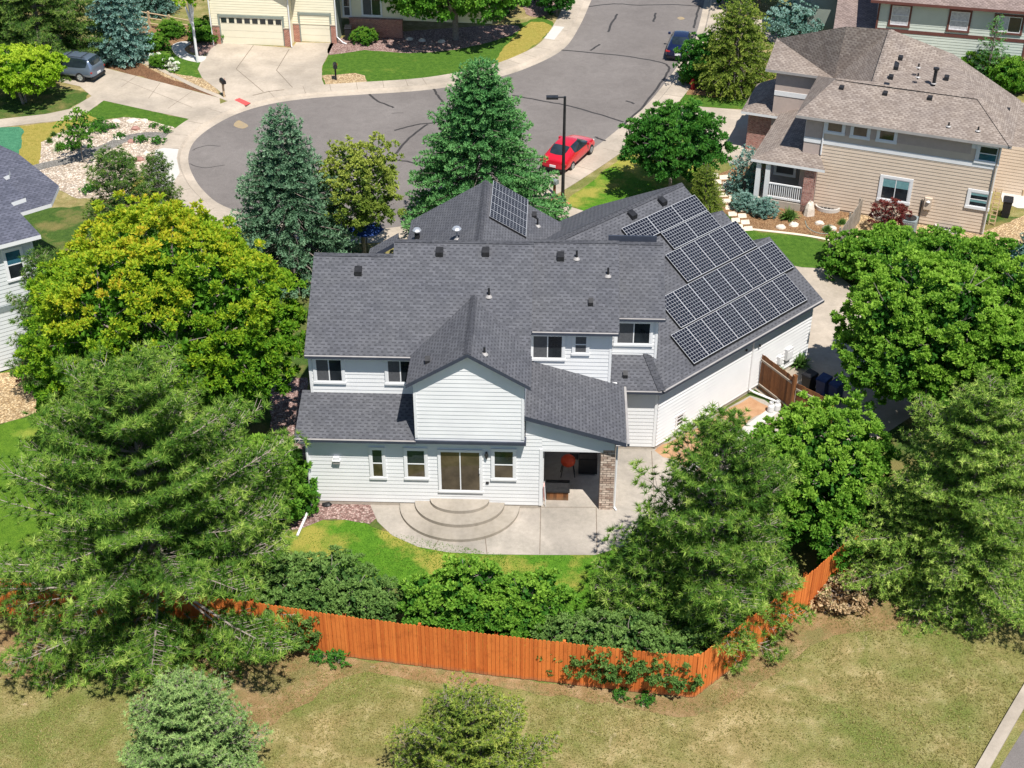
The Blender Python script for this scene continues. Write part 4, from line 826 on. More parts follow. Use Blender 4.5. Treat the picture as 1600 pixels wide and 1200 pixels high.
# ================================================================== FENCES
def fence_run(root, pts, h, mat, pw=.14, gap=.008, th=.02, jit=0.012, posts=2.44, side=1, cap=None, rails=True, seed=3):
    rnd = random.Random(seed)
    for a, b in zip(pts, pts[1:]):
        a = np.array(a[:2]); b = np.array(b[:2]); L_ = np.linalg.norm(b-a); fr = Fr(a, math.degrees(math.atan2(*(b-a)[::-1]))); n_ = int(L_/(pw+gap)); m_ = MB()
        for i in range(n_):
            u = i*L_/n_; z = h+rnd.uniform(-jit, jit); o = rnd.choice((0, .018)) 
            c = [(u, 0), (u+pw, 0), (u+pw, th), (u, th)]; zc = z-.045
            # dog-eared top
            A = [fr.W(x, -side*(.03)-o, .04) for x in (u, u+pw)]
            y0, y1 = -side*.03-o, -side*.03-o+th
            front = [fr.W(u, y0, .04), fr.W(u+pw, y0, .04), fr.W(u+pw, y0, zc), fr.W(u+pw-.035, y0, z), fr.W(u+.035, y0, z), fr.W(u, y0, zc)]
            back = [fr.W(u, y1, .04), fr.W(u+pw, y1, .04), fr.W(u+pw, y1, zc), fr.W(u+pw-.035, y1, z), fr.W(u+.035, y1, z), fr.W(u, y1, zc)]
            m_.poly(front, mat); m_.poly(back[::-1], mat)
            for k in range(6): m_.poly([front[k], back[k], back[(k+1) % 6], front[(k+1) % 6]], mat)
        m_.build('board_panel', root)
        if rails:
            m_ = MB()
            for z in (.3, h*.5, h-.3): m_.box(fr, 0, L_, .03, .07, z-.045, z+.045, mat)
            m_.build('rail', root)
            k_ = max(1, round(L_/posts))
            for i in range(k_+1): m_ = MB(); m_.box(fr, i*L_/k_-.05, i*L_/k_+.05, .07, .17, 0, h-.05, mat); m_.build('post', root)
of = empty('wooden_fence', G(542, 1025), 'orange stained board fence along the back of the garden', 'fence')
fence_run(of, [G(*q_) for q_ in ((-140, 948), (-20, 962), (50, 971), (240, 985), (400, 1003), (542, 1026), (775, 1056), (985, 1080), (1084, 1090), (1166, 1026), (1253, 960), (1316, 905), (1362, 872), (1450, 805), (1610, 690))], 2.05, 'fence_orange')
# brown gates beside the garage wing
gt_ = empty('wooden_fence', G(1190, 616), 'dark brown board fence panel standing against the garage wall', 'fence')
def backed(root, a, b, h, mat, name='board_panel', diag=False, seed=1):
    a = np.array(a[:2]); b = np.array(b[:2]); L_ = np.linalg.norm(b-a); fr = Fr(a, math.degrees(math.atan2(*(b-a)[::-1]))); m_ = MB(); rnd = random.Random(seed)
    n_ = int(L_/.15)
    for i in range(n_): u = i*L_/n_; m_.box(fr, u, u+L_/n_-.006, .02, .045, .05, h+rnd.uniform(-.02, .02), mat)
    m_.build(name, root); m_ = MB()
    for z in (.3, h-.3): m_.box(fr, .02, L_-.02, -.03, .02, z-.05, z+.05, 'wood_grey')
    if diag: 
        A, B = fr.W(.1, -.01, .32), fr.W(L_-.1, -.01, h-.32); m_.tube([A, B], .045, 'wood_grey', 4)
    m_.build('rail', root); return fr, L_
fr, L_ = backed(gt_, G(1184, 608), G(1233, 646), 1.95, 'gate_brown')
m_ = MB(); m_.box(fr, L_-.02, L_+.14, -.08, .08, 0, 2.15, 'gate_brown'); m_.build('post', gt_)
g2_ = empty('gate', G(1236, 648), 'dark brown wooden gate with a diagonal brace beside the fence panel', 'gate')
fr, L_ = backed(g2_, G(1238, 649), G(1291, 676), 1.75, 'gate_brown', diag=True); m_ = MB(); m_.box(fr, L_+.02, L_+.16, -.08, .08, 0, 1.95, 'gate_brown'); m_.build('post', g2_)
# grey-brown fence between the two right-hand gardens
gf = empty('wooden_fence', G(1292, 418), 'weathered grey board fence leading from the tan house to the lawn', 'fence')
a, b = G(1295, 417), G(1342, 346); fence_run(gf, [a, b], 1.5, 'wood_grey', posts=1.8, seed=5)
sf = empty('rail_fence', G(1300, 420), 'short two-rail wooden fence beside the right lawn', 'fence')
a, b = np.array(G(1298, 418)[:2]), np.array(G(1352, 442)[:2]); fr = Fr(a, math.degrees(math.atan2(*(b-a)[::-1]))); L_ = np.linalg.norm(b-a)
for z in (.45, .95, 1.4): m_ = MB(); m_.box(fr, 0, L_, -.02, .02, z-.06, z+.06, 'wood_grey'); m_.build('rail', sf)
for i in range(2): m_ = MB(); m_.box(fr, L_*(i+1)/2-.05, L_*(i+1)/2+.05, .03, .13, 0, 1.5, 'wood_grey'); m_.build('post', sf)
rf = empty('rail_fence', G(205, 35), 'pale wooden split-rail fence behind the blue spruce', 'fence')
a, b = np.array(G(203, 38)[:2]), np.array(G(300, 55)[:2]); fr = Fr(a, math.degrees(math.atan2(*(b-a)[::-1]))); L_ = np.linalg.norm(b-a)
for z in (.35, .75, 1.15): m_ = MB(); m_.tube([fr.W(0, 0, z), fr.W(L_/2, .02, z+.03), fr.W(L_, 0, z-.02)], .05, 'wood_pale', 5); m_.build('rail', rf)
for i in range(4): m_ = MB(); m_.box(fr, L_*i/3-.07, L_*i/3+.07, -.07, .07, 0, 1.3, 'wood_pale'); m_.build('post', rf)
# ================================================================== VEGETATION
def np_mesh(name, V, nper, mat, tone=None):
    V = np.asarray(V, dtype=np.float32).reshape(-1, 3); nf = len(V)//nper; me = bpy.data.meshes.new(name)
    me.vertices.add(len(V)); me.vertices.foreach_set('co', V.ravel()); me.loops.add(len(V)); me.loops.foreach_set('vertex_index', np.arange(len(V), dtype=np.int32))
    me.polygons.add(nf); me.polygons.foreach_set('loop_start', np.arange(0, len(V), nper, dtype=np.int32)); me.materials.append(M[mat])
    if tone is not None: me.attributes.new('tone', 'FLOAT', 'FACE').data.foreach_set('value', np.asarray(tone, dtype=np.float32))
    me.update(calc_edges=True); return me
def unit(a): return a/(np.linalg.norm(a, axis=-1, keepdims=True)+1e-9)
def tufts(rng, C, A, k, L, Wd, spread=1.1, tone=None, tj=.12, nper=4, lj=.3, back=.1):
    C = np.asarray(C, float); A = unit(np.asarray(A, float)); n = len(C); L = np.broadcast_to(np.asarray(L, float), (n,))
    a = np.cross(A, rng.normal(size=(n, 3))); a = unit(a); b = np.cross(A, a)
    th = rng.uniform(.15, 1, (n, k))**.7*spread; ph = rng.uniform(0, 2*np.pi, (n, k))
    d = A[:, None]*np.cos(th)[..., None]+(a[:, None]*np.cos(ph)[..., None]+b[:, None]*np.sin(ph)[..., None])*np.sin(th)[..., None]
    ll = (L[:, None]*rng.uniform(1-lj, 1+lj*.6, (n, k)))[..., None]; w = unit(np.cross(d, rng.normal(size=(n, k, 3))))*Wd/2
    c = C[:, None]; base = c-d*back*ll
    if nper == 4: V = np.stack([base, c+d*ll*.5+w, c+d*ll, c+d*ll*.5-w], 2)
    else: V = np.stack([base+w, c+d*ll, base-w], 2)
    t = (np.full(n, .5) if tone is None else np.asarray(tone))[:, None]+rng.normal(0, tj, (n, k))
    return V.reshape(-1, nper, 3), np.clip(t, 0, 1).ravel()
class Wood:
    def __init__(s): s.V = []
    def seg(s, a, b, r0, r1, n=4):
        a = np.asarray(a, float); b = np.asarray(b, float); d = b-a; d = d/(np.linalg.norm(d)+1e-9)
        x = np.cross(d, [0, 0, 1] if abs(d[2]) < .9 else [1, 0, 0]); x /= np.linalg.norm(x); y = np.cross(d, x)
        t = [2*math.pi*i/n for i in range(n+1)]
        for i in range(n):
            p = x*math.cos(t[i])+y*math.sin(t[i]); q = x*math.cos(t[i+1])+y*math.sin(t[i+1]); s.V += [a+p*r0, a+q*r0, b+q*r1, b+p*r1]
    def path(s, P_, r0, r1, n=4):
        m_ = len(P_)-1
        for i in range(m_): s.seg(P_[i], P_[i+1], r0+(r1-r0)*i/m_, r0+(r1-r0)*(i+1)/m_, n)
def vnoise(rng, k=8):
    F = rng.normal(size=(k, 3))*1.0; ph = rng.uniform(0, 6.28, k); return lambda P_, f=1.: np.sin((P_@F.T)*f+ph).mean(-1)*1.6
LIB = {}
def decid(seed, R, Rz, cz, lobes=13, dens=9., kt=7, L=.2, W=.09, cl=.55, tone=(.35, .35), trunk=.16, stems=1, mat='leaf_green', bark='bark', lob=(.42, .62), airy=0., flat=1., sp=1.2):
    """crown meshes of a broad-leaved tree or shrub: lobes, leafy clumps on the lobes, leaves on the clumps"""
    rng = np.random.default_rng(seed); Lc = []; Lr = []
    for i in range(lobes):
        g = (i+.5)/lobes; zz = 1-1.55*g; ph = i*2.4+rng.uniform(-.4, .4); rr = math.sqrt(max(0, 1-min(1, abs(zz))**2)); q = rng.uniform(.5, .68)
        Lc.append([R*q*rr*math.cos(ph), R*q*rr*math.sin(ph), cz+Rz*q*zz]); Lr.append(rng.uniform(*lob)*R)
    Lc.append([0, 0, cz]); Lr.append(R*.62); Lc = np.array(Lc); Lr = np.array(Lr)
    pts = []; nrm = []
    for c, r_ in zip(Lc, Lr):
        n_ = int(4*math.pi*r_*r_*.92/cl**2); d = unit(rng.normal(size=(n_, 3))); s = np.array([1, 1, Rz/R]); p = c+d*r_*s*(rng.uniform(.72, 1.12, (n_, 1))+(rng.random((n_, 1)) < .16)*.2)
        din = np.min(np.where(np.all(Lc == c, 1)[None], 9, np.linalg.norm((p[:, None]-Lc[None])/s, axis=2)/Lr[None]), 1)
        k_ = (din > .86) & (p[:, 2] > cz-Rz*.92); pts.append(p[k_]); nrm.append(d[k_])
    C = np.concatenate(pts); N = np.concatenate(nrm)
    if airy: 
        k_ = rng.random(len(C)) > airy; C = C[k_]; N = N[k_]
    m_ = max(3, int(dens)); Cc = np.repeat(C, m_, 0); Nn = np.repeat(N, m_, 0); cs = np.repeat(rng.uniform(.55, 1.15, len(C)), m_)[:, None]; off = unit(rng.normal(size=Cc.shape))*cl*.52*cs*rng.uniform(.4, 1, (len(Cc), 1)); off[:, 2] *= .62*flat; off += Nn*.1
    P_ = Cc+off; up = unit(off)*.8+Nn*.7+np.array([0, 0, .75]); P_ = P_[P_[:, 2] > .12]; up = up[:len(P_)] if len(up) != len(P_) else up
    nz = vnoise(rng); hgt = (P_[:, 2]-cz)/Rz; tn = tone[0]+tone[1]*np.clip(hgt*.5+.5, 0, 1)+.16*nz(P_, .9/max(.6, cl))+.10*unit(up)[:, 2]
    V, t = tufts(rng, P_, up, kt, L, W, sp, tn, .1)
    # inner leaves
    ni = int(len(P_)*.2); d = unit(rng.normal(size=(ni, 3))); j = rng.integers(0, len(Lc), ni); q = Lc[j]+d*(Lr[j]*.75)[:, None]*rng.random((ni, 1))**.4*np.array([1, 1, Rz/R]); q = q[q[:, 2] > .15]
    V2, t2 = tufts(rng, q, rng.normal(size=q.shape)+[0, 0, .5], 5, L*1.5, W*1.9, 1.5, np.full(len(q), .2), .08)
    me = np_mesh('crown', np.concatenate([V, V2]).reshape(-1, 3), 4, mat, np.concatenate([t, t2])); w_ = Wood()
    for s_ in range(stems):
        o = np.array([rng.uniform(-.3, .3), rng.uniform(-.3, .3), 0])*(stems > 1); top = np.array([0, 0, cz*.75])+o*2
        w_.path([o, o*1.5+[0, 0, cz*.35], top], trunk, trunk*.7, 7)
        for c in Lc[rng.permutation(len(Lc))[:max(4, len(Lc)//stems)]]:
            a = o+(top-o)*rng.uniform(.5, 1); mid = (a+c)/2+rng.normal(0, .15, 3)*R*.2; e = c+(c-a)*.25; w_.path([a, mid, c, e], trunk*.5, trunk*.1, 5)
            for _ in range(4): f = c+unit(rng.normal(size=3)+[0, 0, .4])*R*.38; w_.path([c, (c+f)/2+rng.normal(0, .05, 3), f], trunk*.16, .012, 3)
    return me, np_mesh('trunk', w_.V, 4, bark)
def pine(seed, R, H, mat='needle_pine', bark='bark_pale', k=16, L=.2, W=.04, wh=.4, nb=7, base=.07, shape=.8, sub=.36, ts=.24, up=.32, hub=1., tone=.5, sag=0., skirt=0., irr=0):
    rng = np.random.default_rng(seed); w_ = Wood(); C = []; A = []; T = []; z = H*base
    w_.path([[0, 0, 0], [rng.normal(0, .05), rng.normal(0, .05), H*.5], [0, 0, H*.97]], .02*H+.03, .02, 8); ph0 = 0
    while z < H*.985:
        t = z/H; prof = min(1, .66+t*2.2)*(1-t)**shape; ph0 += .7
        for b in range(max(3, round(nb*(1-.35*t)))):
            ph = ph0+b*2*math.pi/max(3, round(nb*(1-.35*t)))+rng.normal(0, .2); Lb = R*prof*((rng.uniform(.5, 1.2) if t > .2 else rng.uniform(.8, 1.15)) if irr else rng.uniform(.72, 1.12))*(1+irr*.16*math.sin(ph*3+z*.9+seed))+.12
            if irr and t > .2 and rng.random() < .12: continue
            el = -.12+.95*t**1.3+rng.normal(0, .08)-sag-skirt*max(0, .25-t); d = np.array([math.cos(ph)*math.cos(el), math.sin(ph)*math.cos(el), math.sin(el)]); o = np.array([0, 0, z+rng.normal(0, .05)])
            f = lambda s: o+d*Lb*s+np.array([0, 0, up*Lb*s*s*.6])
            P_ = [f(s) for s in (0, .3, .6, .85, 1)]; w_.path(P_, .008+.008*Lb, .006, 4)
            s = max(.2, 1-3.4/Lb) if Lb > 3.6 else .18; sd = 1
            nn = np.array([-math.sin(ph), math.cos(ph), 0])
            while s < 1.0:
                l = (.24+.42*Lb*(1-s)**.8*hub)*rng.uniform(.6, 1.2); l = min(l, 1.35); sd = -sd
                q = f(s); dd = unit(d*rng.uniform(.55, .95)+nn*sd*rng.uniform(.6, 1.)+np.array([0, 0, rng.uniform(.1, .5)])); e = q+dd*l
                w_.seg(q, e, .010, .005, 3); m_ = max(1, int(l/ts))
                for i in range(m_):
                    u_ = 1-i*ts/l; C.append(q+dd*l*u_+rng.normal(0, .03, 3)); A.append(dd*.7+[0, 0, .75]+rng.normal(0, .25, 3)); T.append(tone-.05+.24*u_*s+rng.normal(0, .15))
                s += sub/Lb*rng.uniform(.6, 1.1)*.36
            for u_ in np.arange(max(.25, 1-3.4/Lb), .92, .34/Lb): C.append(f(u_)+rng.normal(0, .06, 3)+[0, 0, .06]); A.append(d*.5+[0, 0, .9]+rng.normal(0, .3, 3)); T.append(tone-.05+rng.normal(0, .08))
            for u_ in (1., .93): C.append(f(u_)); A.append(d+[0, 0, .6]); T.append(tone+.15)
        z += wh*rng.uniform(.8, 1.2)
    for i in range(5): C.append([0, 0, H-.12*i]); A.append([0, 0, 1]); T.append(tone+.2)
    C = np.array(C); A = np.array(A); T = np.array(T)+.12*vnoise(rng)(C, 1.2)
    V, t = tufts(rng, C, A, k, L*rng.uniform(.8, 1.15, len(C)), W, 1.6, T, .12, 3)
    return np_mesh('crown', V.reshape(-1, 3), 3, mat, t), np_mesh('trunk', w_.V, 4, bark)
def spruce(seed, R, H, mat='needle_blue', k=9, L=.17, W=.05, wh=.34, nb=8, shape=.92, droop=.25, tone=.45, ts=.17, base=.03, bark='bark', sub=.2):
    rng = np.random.default_rng(seed); w_ = Wood(); C = []; A = []; T = []; z = H*base; ph0 = 0
    w_.path([[0, 0, 0], [0, 0, H*.97]], .016*H, .02, 7)
    while z < H*.98:
        t = z/H; prof = min(1, .75+t*2.)*(1-t)**shape; ph0 += .9; n_ = max(4, round(nb*(1-.4*t)))
        for b in range(n_):
            ph = ph0+b*2*math.pi/n_+rng.normal(0, .15); Lb = R*prof*rng.uniform(.78, 1.13)+.08; el = -.1+.8*t*t; d = np.array([math.cos(ph)*math.cos(el), math.sin(ph)*math.cos(el), math.sin(el)]); o = np.array([0, 0, z+rng.normal(0, .06)]); nn = np.array([-math.sin(ph), math.cos(ph), 0])
            f = lambda s: o+d*Lb*s+np.array([0, 0, Lb*(-droop*s+(droop*.75)*s*s*s)])
            w_.path([f(0), f(.5), f(1)], .01+.008*Lb, .006, 3); s = max(.12, 1-2.0/Lb) if Lb > 2.2 else .1; sd = 1
            while s < 1.02:
                l = min(.85, .1+.42*Lb*(1.02-s)**.75)*rng.uniform(.75, 1.15); sd = -sd; q = f(min(s, 1)); dd = unit(d*.75+nn*sd*.8+np.array([0, 0, rng.uniform(-.18, .12)])); m_ = max(1, int(l/ts))
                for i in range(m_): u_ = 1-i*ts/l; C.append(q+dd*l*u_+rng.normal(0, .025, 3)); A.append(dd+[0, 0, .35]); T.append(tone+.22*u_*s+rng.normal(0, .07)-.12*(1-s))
                s += sub/Lb*rng.uniform(.6, 1.1)*.5
        z += wh*rng.uniform(.8, 1.2)
    C.append([0, 0, H]); A.append([0, 0, 1]); T.append(tone); C = np.array(C); V, t = tufts(rng, C, np.array(A), k, L, W, 1.15, np.array(T)+.08*vnoise(rng)(C, 1.3), .1, 4)
    return np_mesh('crown', V.reshape(-1, 3), 4, mat, t), np_mesh('trunk', w_.V, 4, bark)
def grassy(seed, R, H, n=220, W=.03, mat='leaf_grey', droop=.5):
    rng = np.random.default_rng(seed); ph = rng.uniform(0, 6.28, n); el = rng.uniform(.35, 1.45, n); L = H*rng.uniform(.6, 1.1, n)
    d = np.stack([np.cos(ph)*np.cos(el)*R/H*1.3, np.sin(ph)*np.cos(el)*R/H*1.3, np.sin(el)], 1); b = np.stack([rng.normal(0, R*.15, n), rng.normal(0, R*.15, n), np.zeros(n)], 1); w = np.stack([-np.sin(ph), np.cos(ph), 0*ph], 1)*W
    m_ = b+d*L[:, None]*.55; e = b+d*L[:, None]; e[:, 2] -= droop*L*np.cos(el)*.6; V = np.stack([b-w, b+w, m_+w, m_-w, m_-w, m_+w, e+w*.2, e-w*.2], 1)
    return np_mesh('leaves', V.reshape(-1, 3), 4, mat, np.repeat(np.clip(rng.normal(.5, .2, n), 0, 1), 2)), None
NMEM = {}
def plant(key, kind, x, y, label, cat='tree', name=None, sc=1., sz=None, rot=0., group=None, z=0., at=None, **kw):
    if key not in NMEM:
        NMEM[key] = kind(**kw)
    cm, tm = NMEM[key]; g = G(x, y, z) if at is None else at; nm = name or cat.replace(' ', '_')
    e = empty(nm, tuple(g), label, cat, group); e.rotation_euler = (0, 0, rot); e.scale = (sc, sc, sz or sc)
    for me, n_ in ((cm, 'crown' if kind is not grassy else 'leaves'), (tm, 'trunk' if cat == 'tree' else 'stems')):
        if me is None: continue
        o = bpy.data.objects.new(n_, me); COL.objects.link(o); o.parent = e
    return e
# --- the big trees
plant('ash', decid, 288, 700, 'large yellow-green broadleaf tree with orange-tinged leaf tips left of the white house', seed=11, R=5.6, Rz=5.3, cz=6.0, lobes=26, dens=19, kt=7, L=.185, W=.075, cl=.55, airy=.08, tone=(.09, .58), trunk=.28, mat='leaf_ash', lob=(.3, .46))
plant('lowbush', decid, 402, 796, 'bright green leafy shrub spilling beside the white downspout at the house corner', 'shrub', seed=12, R=1.85, Rz=1.6, cz=1.5, lobes=11, dens=11, kt=7, L=.2, W=.1, cl=.5, tone=(.35, .4), trunk=.06, stems=3, rot=1.)
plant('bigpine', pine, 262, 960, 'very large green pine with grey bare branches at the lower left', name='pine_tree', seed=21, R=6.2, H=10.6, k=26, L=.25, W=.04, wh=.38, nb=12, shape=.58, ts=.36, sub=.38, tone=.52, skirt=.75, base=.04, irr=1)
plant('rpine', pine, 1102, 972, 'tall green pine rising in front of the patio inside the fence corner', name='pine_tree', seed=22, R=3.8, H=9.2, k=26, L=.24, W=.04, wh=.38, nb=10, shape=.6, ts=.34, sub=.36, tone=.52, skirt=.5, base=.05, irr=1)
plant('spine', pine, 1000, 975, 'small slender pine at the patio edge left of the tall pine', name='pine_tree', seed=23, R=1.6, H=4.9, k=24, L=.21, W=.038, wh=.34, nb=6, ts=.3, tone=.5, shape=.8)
plant('juniA', pine, 312, 1245, 'light green bushy conifer at the bottom edge on the left', name='pine_tree', seed=24, R=2.6, H=4.9, mat='needle_sage', bark='bark', k=14, L=.13, W=.045, wh=.27, nb=9, shape=.6, ts=.15, sub=.2, up=.5, tone=.55)
plant('juniB', pine, 738, 1262, 'olive green conifer at the bottom edge in the middle', name='pine_tree', seed=25, R=3.0, H=4.6, mat='leaf_olive', bark='bark', k=13, L=.13, W=.045, wh=.27, nb=9, shape=.7, ts=.16, sub=.2, up=.55, tone=.55)
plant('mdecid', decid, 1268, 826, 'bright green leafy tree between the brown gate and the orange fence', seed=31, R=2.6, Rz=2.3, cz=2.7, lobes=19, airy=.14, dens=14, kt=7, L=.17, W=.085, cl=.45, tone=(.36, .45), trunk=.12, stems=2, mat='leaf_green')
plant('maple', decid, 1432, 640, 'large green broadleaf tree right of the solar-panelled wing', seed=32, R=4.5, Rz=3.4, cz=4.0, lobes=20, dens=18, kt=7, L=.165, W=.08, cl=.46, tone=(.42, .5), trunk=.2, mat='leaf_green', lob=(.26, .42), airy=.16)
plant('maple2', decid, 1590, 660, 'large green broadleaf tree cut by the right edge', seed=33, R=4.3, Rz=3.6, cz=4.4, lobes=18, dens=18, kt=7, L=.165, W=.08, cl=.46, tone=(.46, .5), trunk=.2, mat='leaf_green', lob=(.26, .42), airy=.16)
plant('fir', pine, 1482, 905, 'broad light green conifer outside the fence on the right', name='conifer_tree', seed=34, R=4.6, H=9.0, skirt=.4, irr=1, mat='needle_light', bark='bark', k=14, L=.17, W=.045, wh=.34, nb=9, shape=.66, ts=.16, sub=.24, up=.2, sag=.12, tone=.5)
plant('fir', pine, 1640, 850, 'broad light green conifer cut by the right edge', name='conifer_tree', rot=2., sc=1.05)
plant('fir2', pine, 1408, 900, 'low pale conifer against the end of the orange fence', name='conifer_tree', seed=36, R=2.3, H=4.6, mat='needle_light', bark='bark', k=14, L=.16, W=.045, wh=.3, nb=8, shape=.6, ts=.16, sub=.24, up=.15, sag=.1, tone=.5)
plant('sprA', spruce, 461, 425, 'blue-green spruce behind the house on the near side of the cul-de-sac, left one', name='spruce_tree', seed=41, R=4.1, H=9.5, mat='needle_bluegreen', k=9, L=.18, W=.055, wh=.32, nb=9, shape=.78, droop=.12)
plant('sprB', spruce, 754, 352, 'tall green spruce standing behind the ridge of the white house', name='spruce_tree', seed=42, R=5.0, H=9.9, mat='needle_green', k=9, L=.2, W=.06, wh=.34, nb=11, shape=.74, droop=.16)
plant('yew', decid, 570, 408, 'yellow-olive tree with bare grey twigs between the two spruces', seed=43, R=2.5, Rz=3.1, cz=4.2, lobes=15, dens=11, kt=7, L=.15, W=.06, cl=.45, tone=(.35, .45), trunk=.14, mat='leaf_olive', lob=(.3, .45), airy=.1)
plant('sprC', pine, 70, 104, 'dark green pine behind the parked silver wagon', name='pine_tree', seed=44, R=5.2, H=12., mat='needle_dark', bark='bark', k=12, L=.26, W=.06, wh=.5, nb=8, shape=.7, ts=.24, sub=.3, up=.05, sag=.1, tone=.5)
plant('sprC', pine, -30, 80, 'dark green pine at the top left corner', name='pine_tree', rot=1.3)
plant('sprD', spruce, 192, 92, 'pale blue spruce beside the tail of the silver wagon', name='spruce_tree', seed=45, R=2.5, H=10.5, mat='needle_blue', k=8, L=.2, W=.065, wh=.36, nb=8, shape=.7, droop=.2, tone=.5)
plant('sprD', spruce, 245, 20, 'blue spruce behind the split-rail fence', name='spruce_tree', rot=2., sc=.8)
plant('lime', decid, 42, 160, 'small lime-green tree in front of the silver wagon', seed=46, R=2.45, Rz=1.2, cz=2.3, lobes=14, dens=11, kt=7, L=.17, W=.09, cl=.45, tone=(.35, .4), trunk=.09, stems=2, mat='leaf_lime', bark='bark')
plant('topt', decid, 712, 62, 'big broadleaf tree shading the lawn across the cul-de-sac', seed=47, R=5.3, Rz=3.4, cz=4.6, lobes=20, dens=10, kt=6, L=.27, W=.13, cl=.7, tone=(.35, .45), trunk=.25, mat='leaf_green', lob=(.3, .46), airy=.18)
plant('topt', decid, 600, 20, 'second broadleaf tree by the cream house across the cul-de-sac', rot=2., sc=.62)
plant('col', spruce, 1146, 142, 'broad olive-green juniper tree near the fire hydrant', name='juniper_tree', seed=48, R=3.1, H=6.0, mat='leaf_olive', k=9, L=.16, W=.05, wh=.3, nb=9, shape=.5, droop=-.35, tone=.5)
plant('roundb', decid, 1092, 132, 'round dark green shrub beside the juniper and the hydrant', 'shrub', seed=49, R=1.35, Rz=1.7, cz=1.8, lobes=9, dens=11, kt=6, L=.16, W=.08, cl=.4, tone=(.3, .3), trunk=.06, mat='leaf_deep')
plant('locust', decid, 1046, 308, 'spreading dark green tree on the lawn behind the garage wing', seed=50, R=3.1, Rz=2.3, cz=3.4, lobes=19, dens=11, kt=7, L=.2, W=.07, cl=.5, tone=(.25, .4), trunk=.13, mat='leaf_deep', lob=(.26, .42), flat=.6)
plant('col', spruce, 1098, 345, 'small olive juniper behind the end of the garage roof', name='juniper_tree', rot=1., sc=.42, sz=.55)
plant('blue2', spruce, 1163, 302, 'small drooping blue spruce beside the tan house porch', name='spruce_tree', seed=51, R=1.15, H=2.9, mat='needle_blue', k=8, L=.15, W=.05, wh=.26, nb=8, shape=.5, droop=.5, tone=.55)
plant('sprD', spruce, 1600, 470, 'blue spruce at the right edge below the gravel bed', name='spruce_tree', rot=3., sc=.62, sz=.5)
plant('lpine', pine, 210, 440, 'dark green pine behind the yellow-green tree near the slate roof', name='pine_tree', seed=52, R=2.6, H=7.2, k=18, L=.22, W=.035, wh=.38, nb=7, shape=.5, tone=.42, mat='needle_dark')
plant('lpine', pine, 108, 600, 'dark green pine against the grey house wall', name='pine_tree', rot=2.2, sc=.95)
plant('lpine', pine, 262, 380, 'narrow pine peeping over the yellow-green tree by the kerb', name='pine_tree', rot=4., sc=.62, sz=.72)
# --- shrub belt inside the fence
for i, (x, y, s, r_) in enumerate(((450, 965, .95, 0), (515, 970, 1.0, 1.2), (572, 985, .85, 2.2), (480, 1000, .65, 3.3), (880, 1038, .7, .5), (932, 1045, .78, 1.9), (990, 1052, .85, 2.6), (1050, 1064, .72, 4.))):
    plant('gshrub', decid, x, y, ['leftmost grey-green shrub behind the orange fence, touching the very large pine', 'second grey-green shrub from the left behind the orange fence', 'grey-green shrub just left of the bright green shrub row', 'small low grey-green shrub hanging over the orange fence near the very large pine', 'grey-green shrub just right of the bright green shrub row', 'grey-green shrub behind the fence, second right of the bright green row', 'grey-green shrub below the small slender pine', 'small grey-green shrub under the tall pine by the fence corner'][i], 'shrub', group='grey-green shrubs along the orange fence left of the bright shrubs' if i < 4 else 'grey-green shrubs along the orange fence below the tall pine', rot=r_, sc=s,
          seed=61, R=1.75, Rz=1.35, cz=1.35, lobes=13, dens=12, kt=7, L=.14, W=.06, cl=.42, tone=(.3, .4), trunk=.05, stems=3, mat='leaf_grey', lob=(.3, .48))
for i, (x, y, s, r_) in enumerate(((678, 990, .8, 0), (728, 984, .98, 1.7), (786, 1002, .74, 3.1), (832, 990, .86, 4.4))):
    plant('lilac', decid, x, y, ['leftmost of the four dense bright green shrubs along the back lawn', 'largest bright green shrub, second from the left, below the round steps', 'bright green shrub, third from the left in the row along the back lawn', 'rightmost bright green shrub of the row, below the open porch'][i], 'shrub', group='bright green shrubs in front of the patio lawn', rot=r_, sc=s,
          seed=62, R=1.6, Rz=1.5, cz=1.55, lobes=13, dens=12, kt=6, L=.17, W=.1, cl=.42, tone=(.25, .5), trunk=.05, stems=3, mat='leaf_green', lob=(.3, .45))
print('faces', {k: (len(v[0].polygons)) for k, v in NMEM.items()})
# --- smaller plants
plant('aspen', decid, 309, 97, 'pale-trunked young tree with small lime crown beside the curved path', seed=71, R=1.3, Rz=1.3, cz=5.6, lobes=8, dens=9, kt=6, L=.16, W=.08, cl=.45, tone=(.45, .4), trunk=.11, mat='leaf_lime', bark='trim_white')
plant('sapl', decid, 130, 252, 'thin young tree standing in the pale rock garden', seed=72, R=1.1, Rz=1.25, cz=2.0, lobes=8, dens=8, kt=6, L=.14, W=.06, cl=.42, tone=(.4, .3), trunk=.04, mat='leaf_green', airy=.35)
plant('sapl2', pine, 1456, 92, 'thin young conifer in front of the pale green house, left one', name='conifer_tree', seed=73, R=1.5, H=5.2, k=10, L=.16, W=.05, nb=4, wh=.4, mat='needle_green', bark='bark')
plant('sapl2', pine, 1540, 128, 'thin young conifer in front of the pale green house, right one', name='conifer_tree', rot=2., sc=.9)
plant('paleb', decid, 1240, 62, 'pale blue-green bush behind the tan house garage', 'shrub', seed=74, R=1.9, Rz=1.3, cz=1.3, lobes=12, dens=9, kt=7, L=.16, W=.06, cl=.45, tone=(.4, .4), trunk=.05, mat='needle_blue', airy=.15)
plant('paleb', decid, 1292, 52, 'smaller pale blue-green bush nearer the tan house roof', 'shrub', rot=2., sc=.75)
plant('topt', decid, 1185, 12, 'green broadleaf tree at the top beside the far driveway', rot=1., sc=.5)
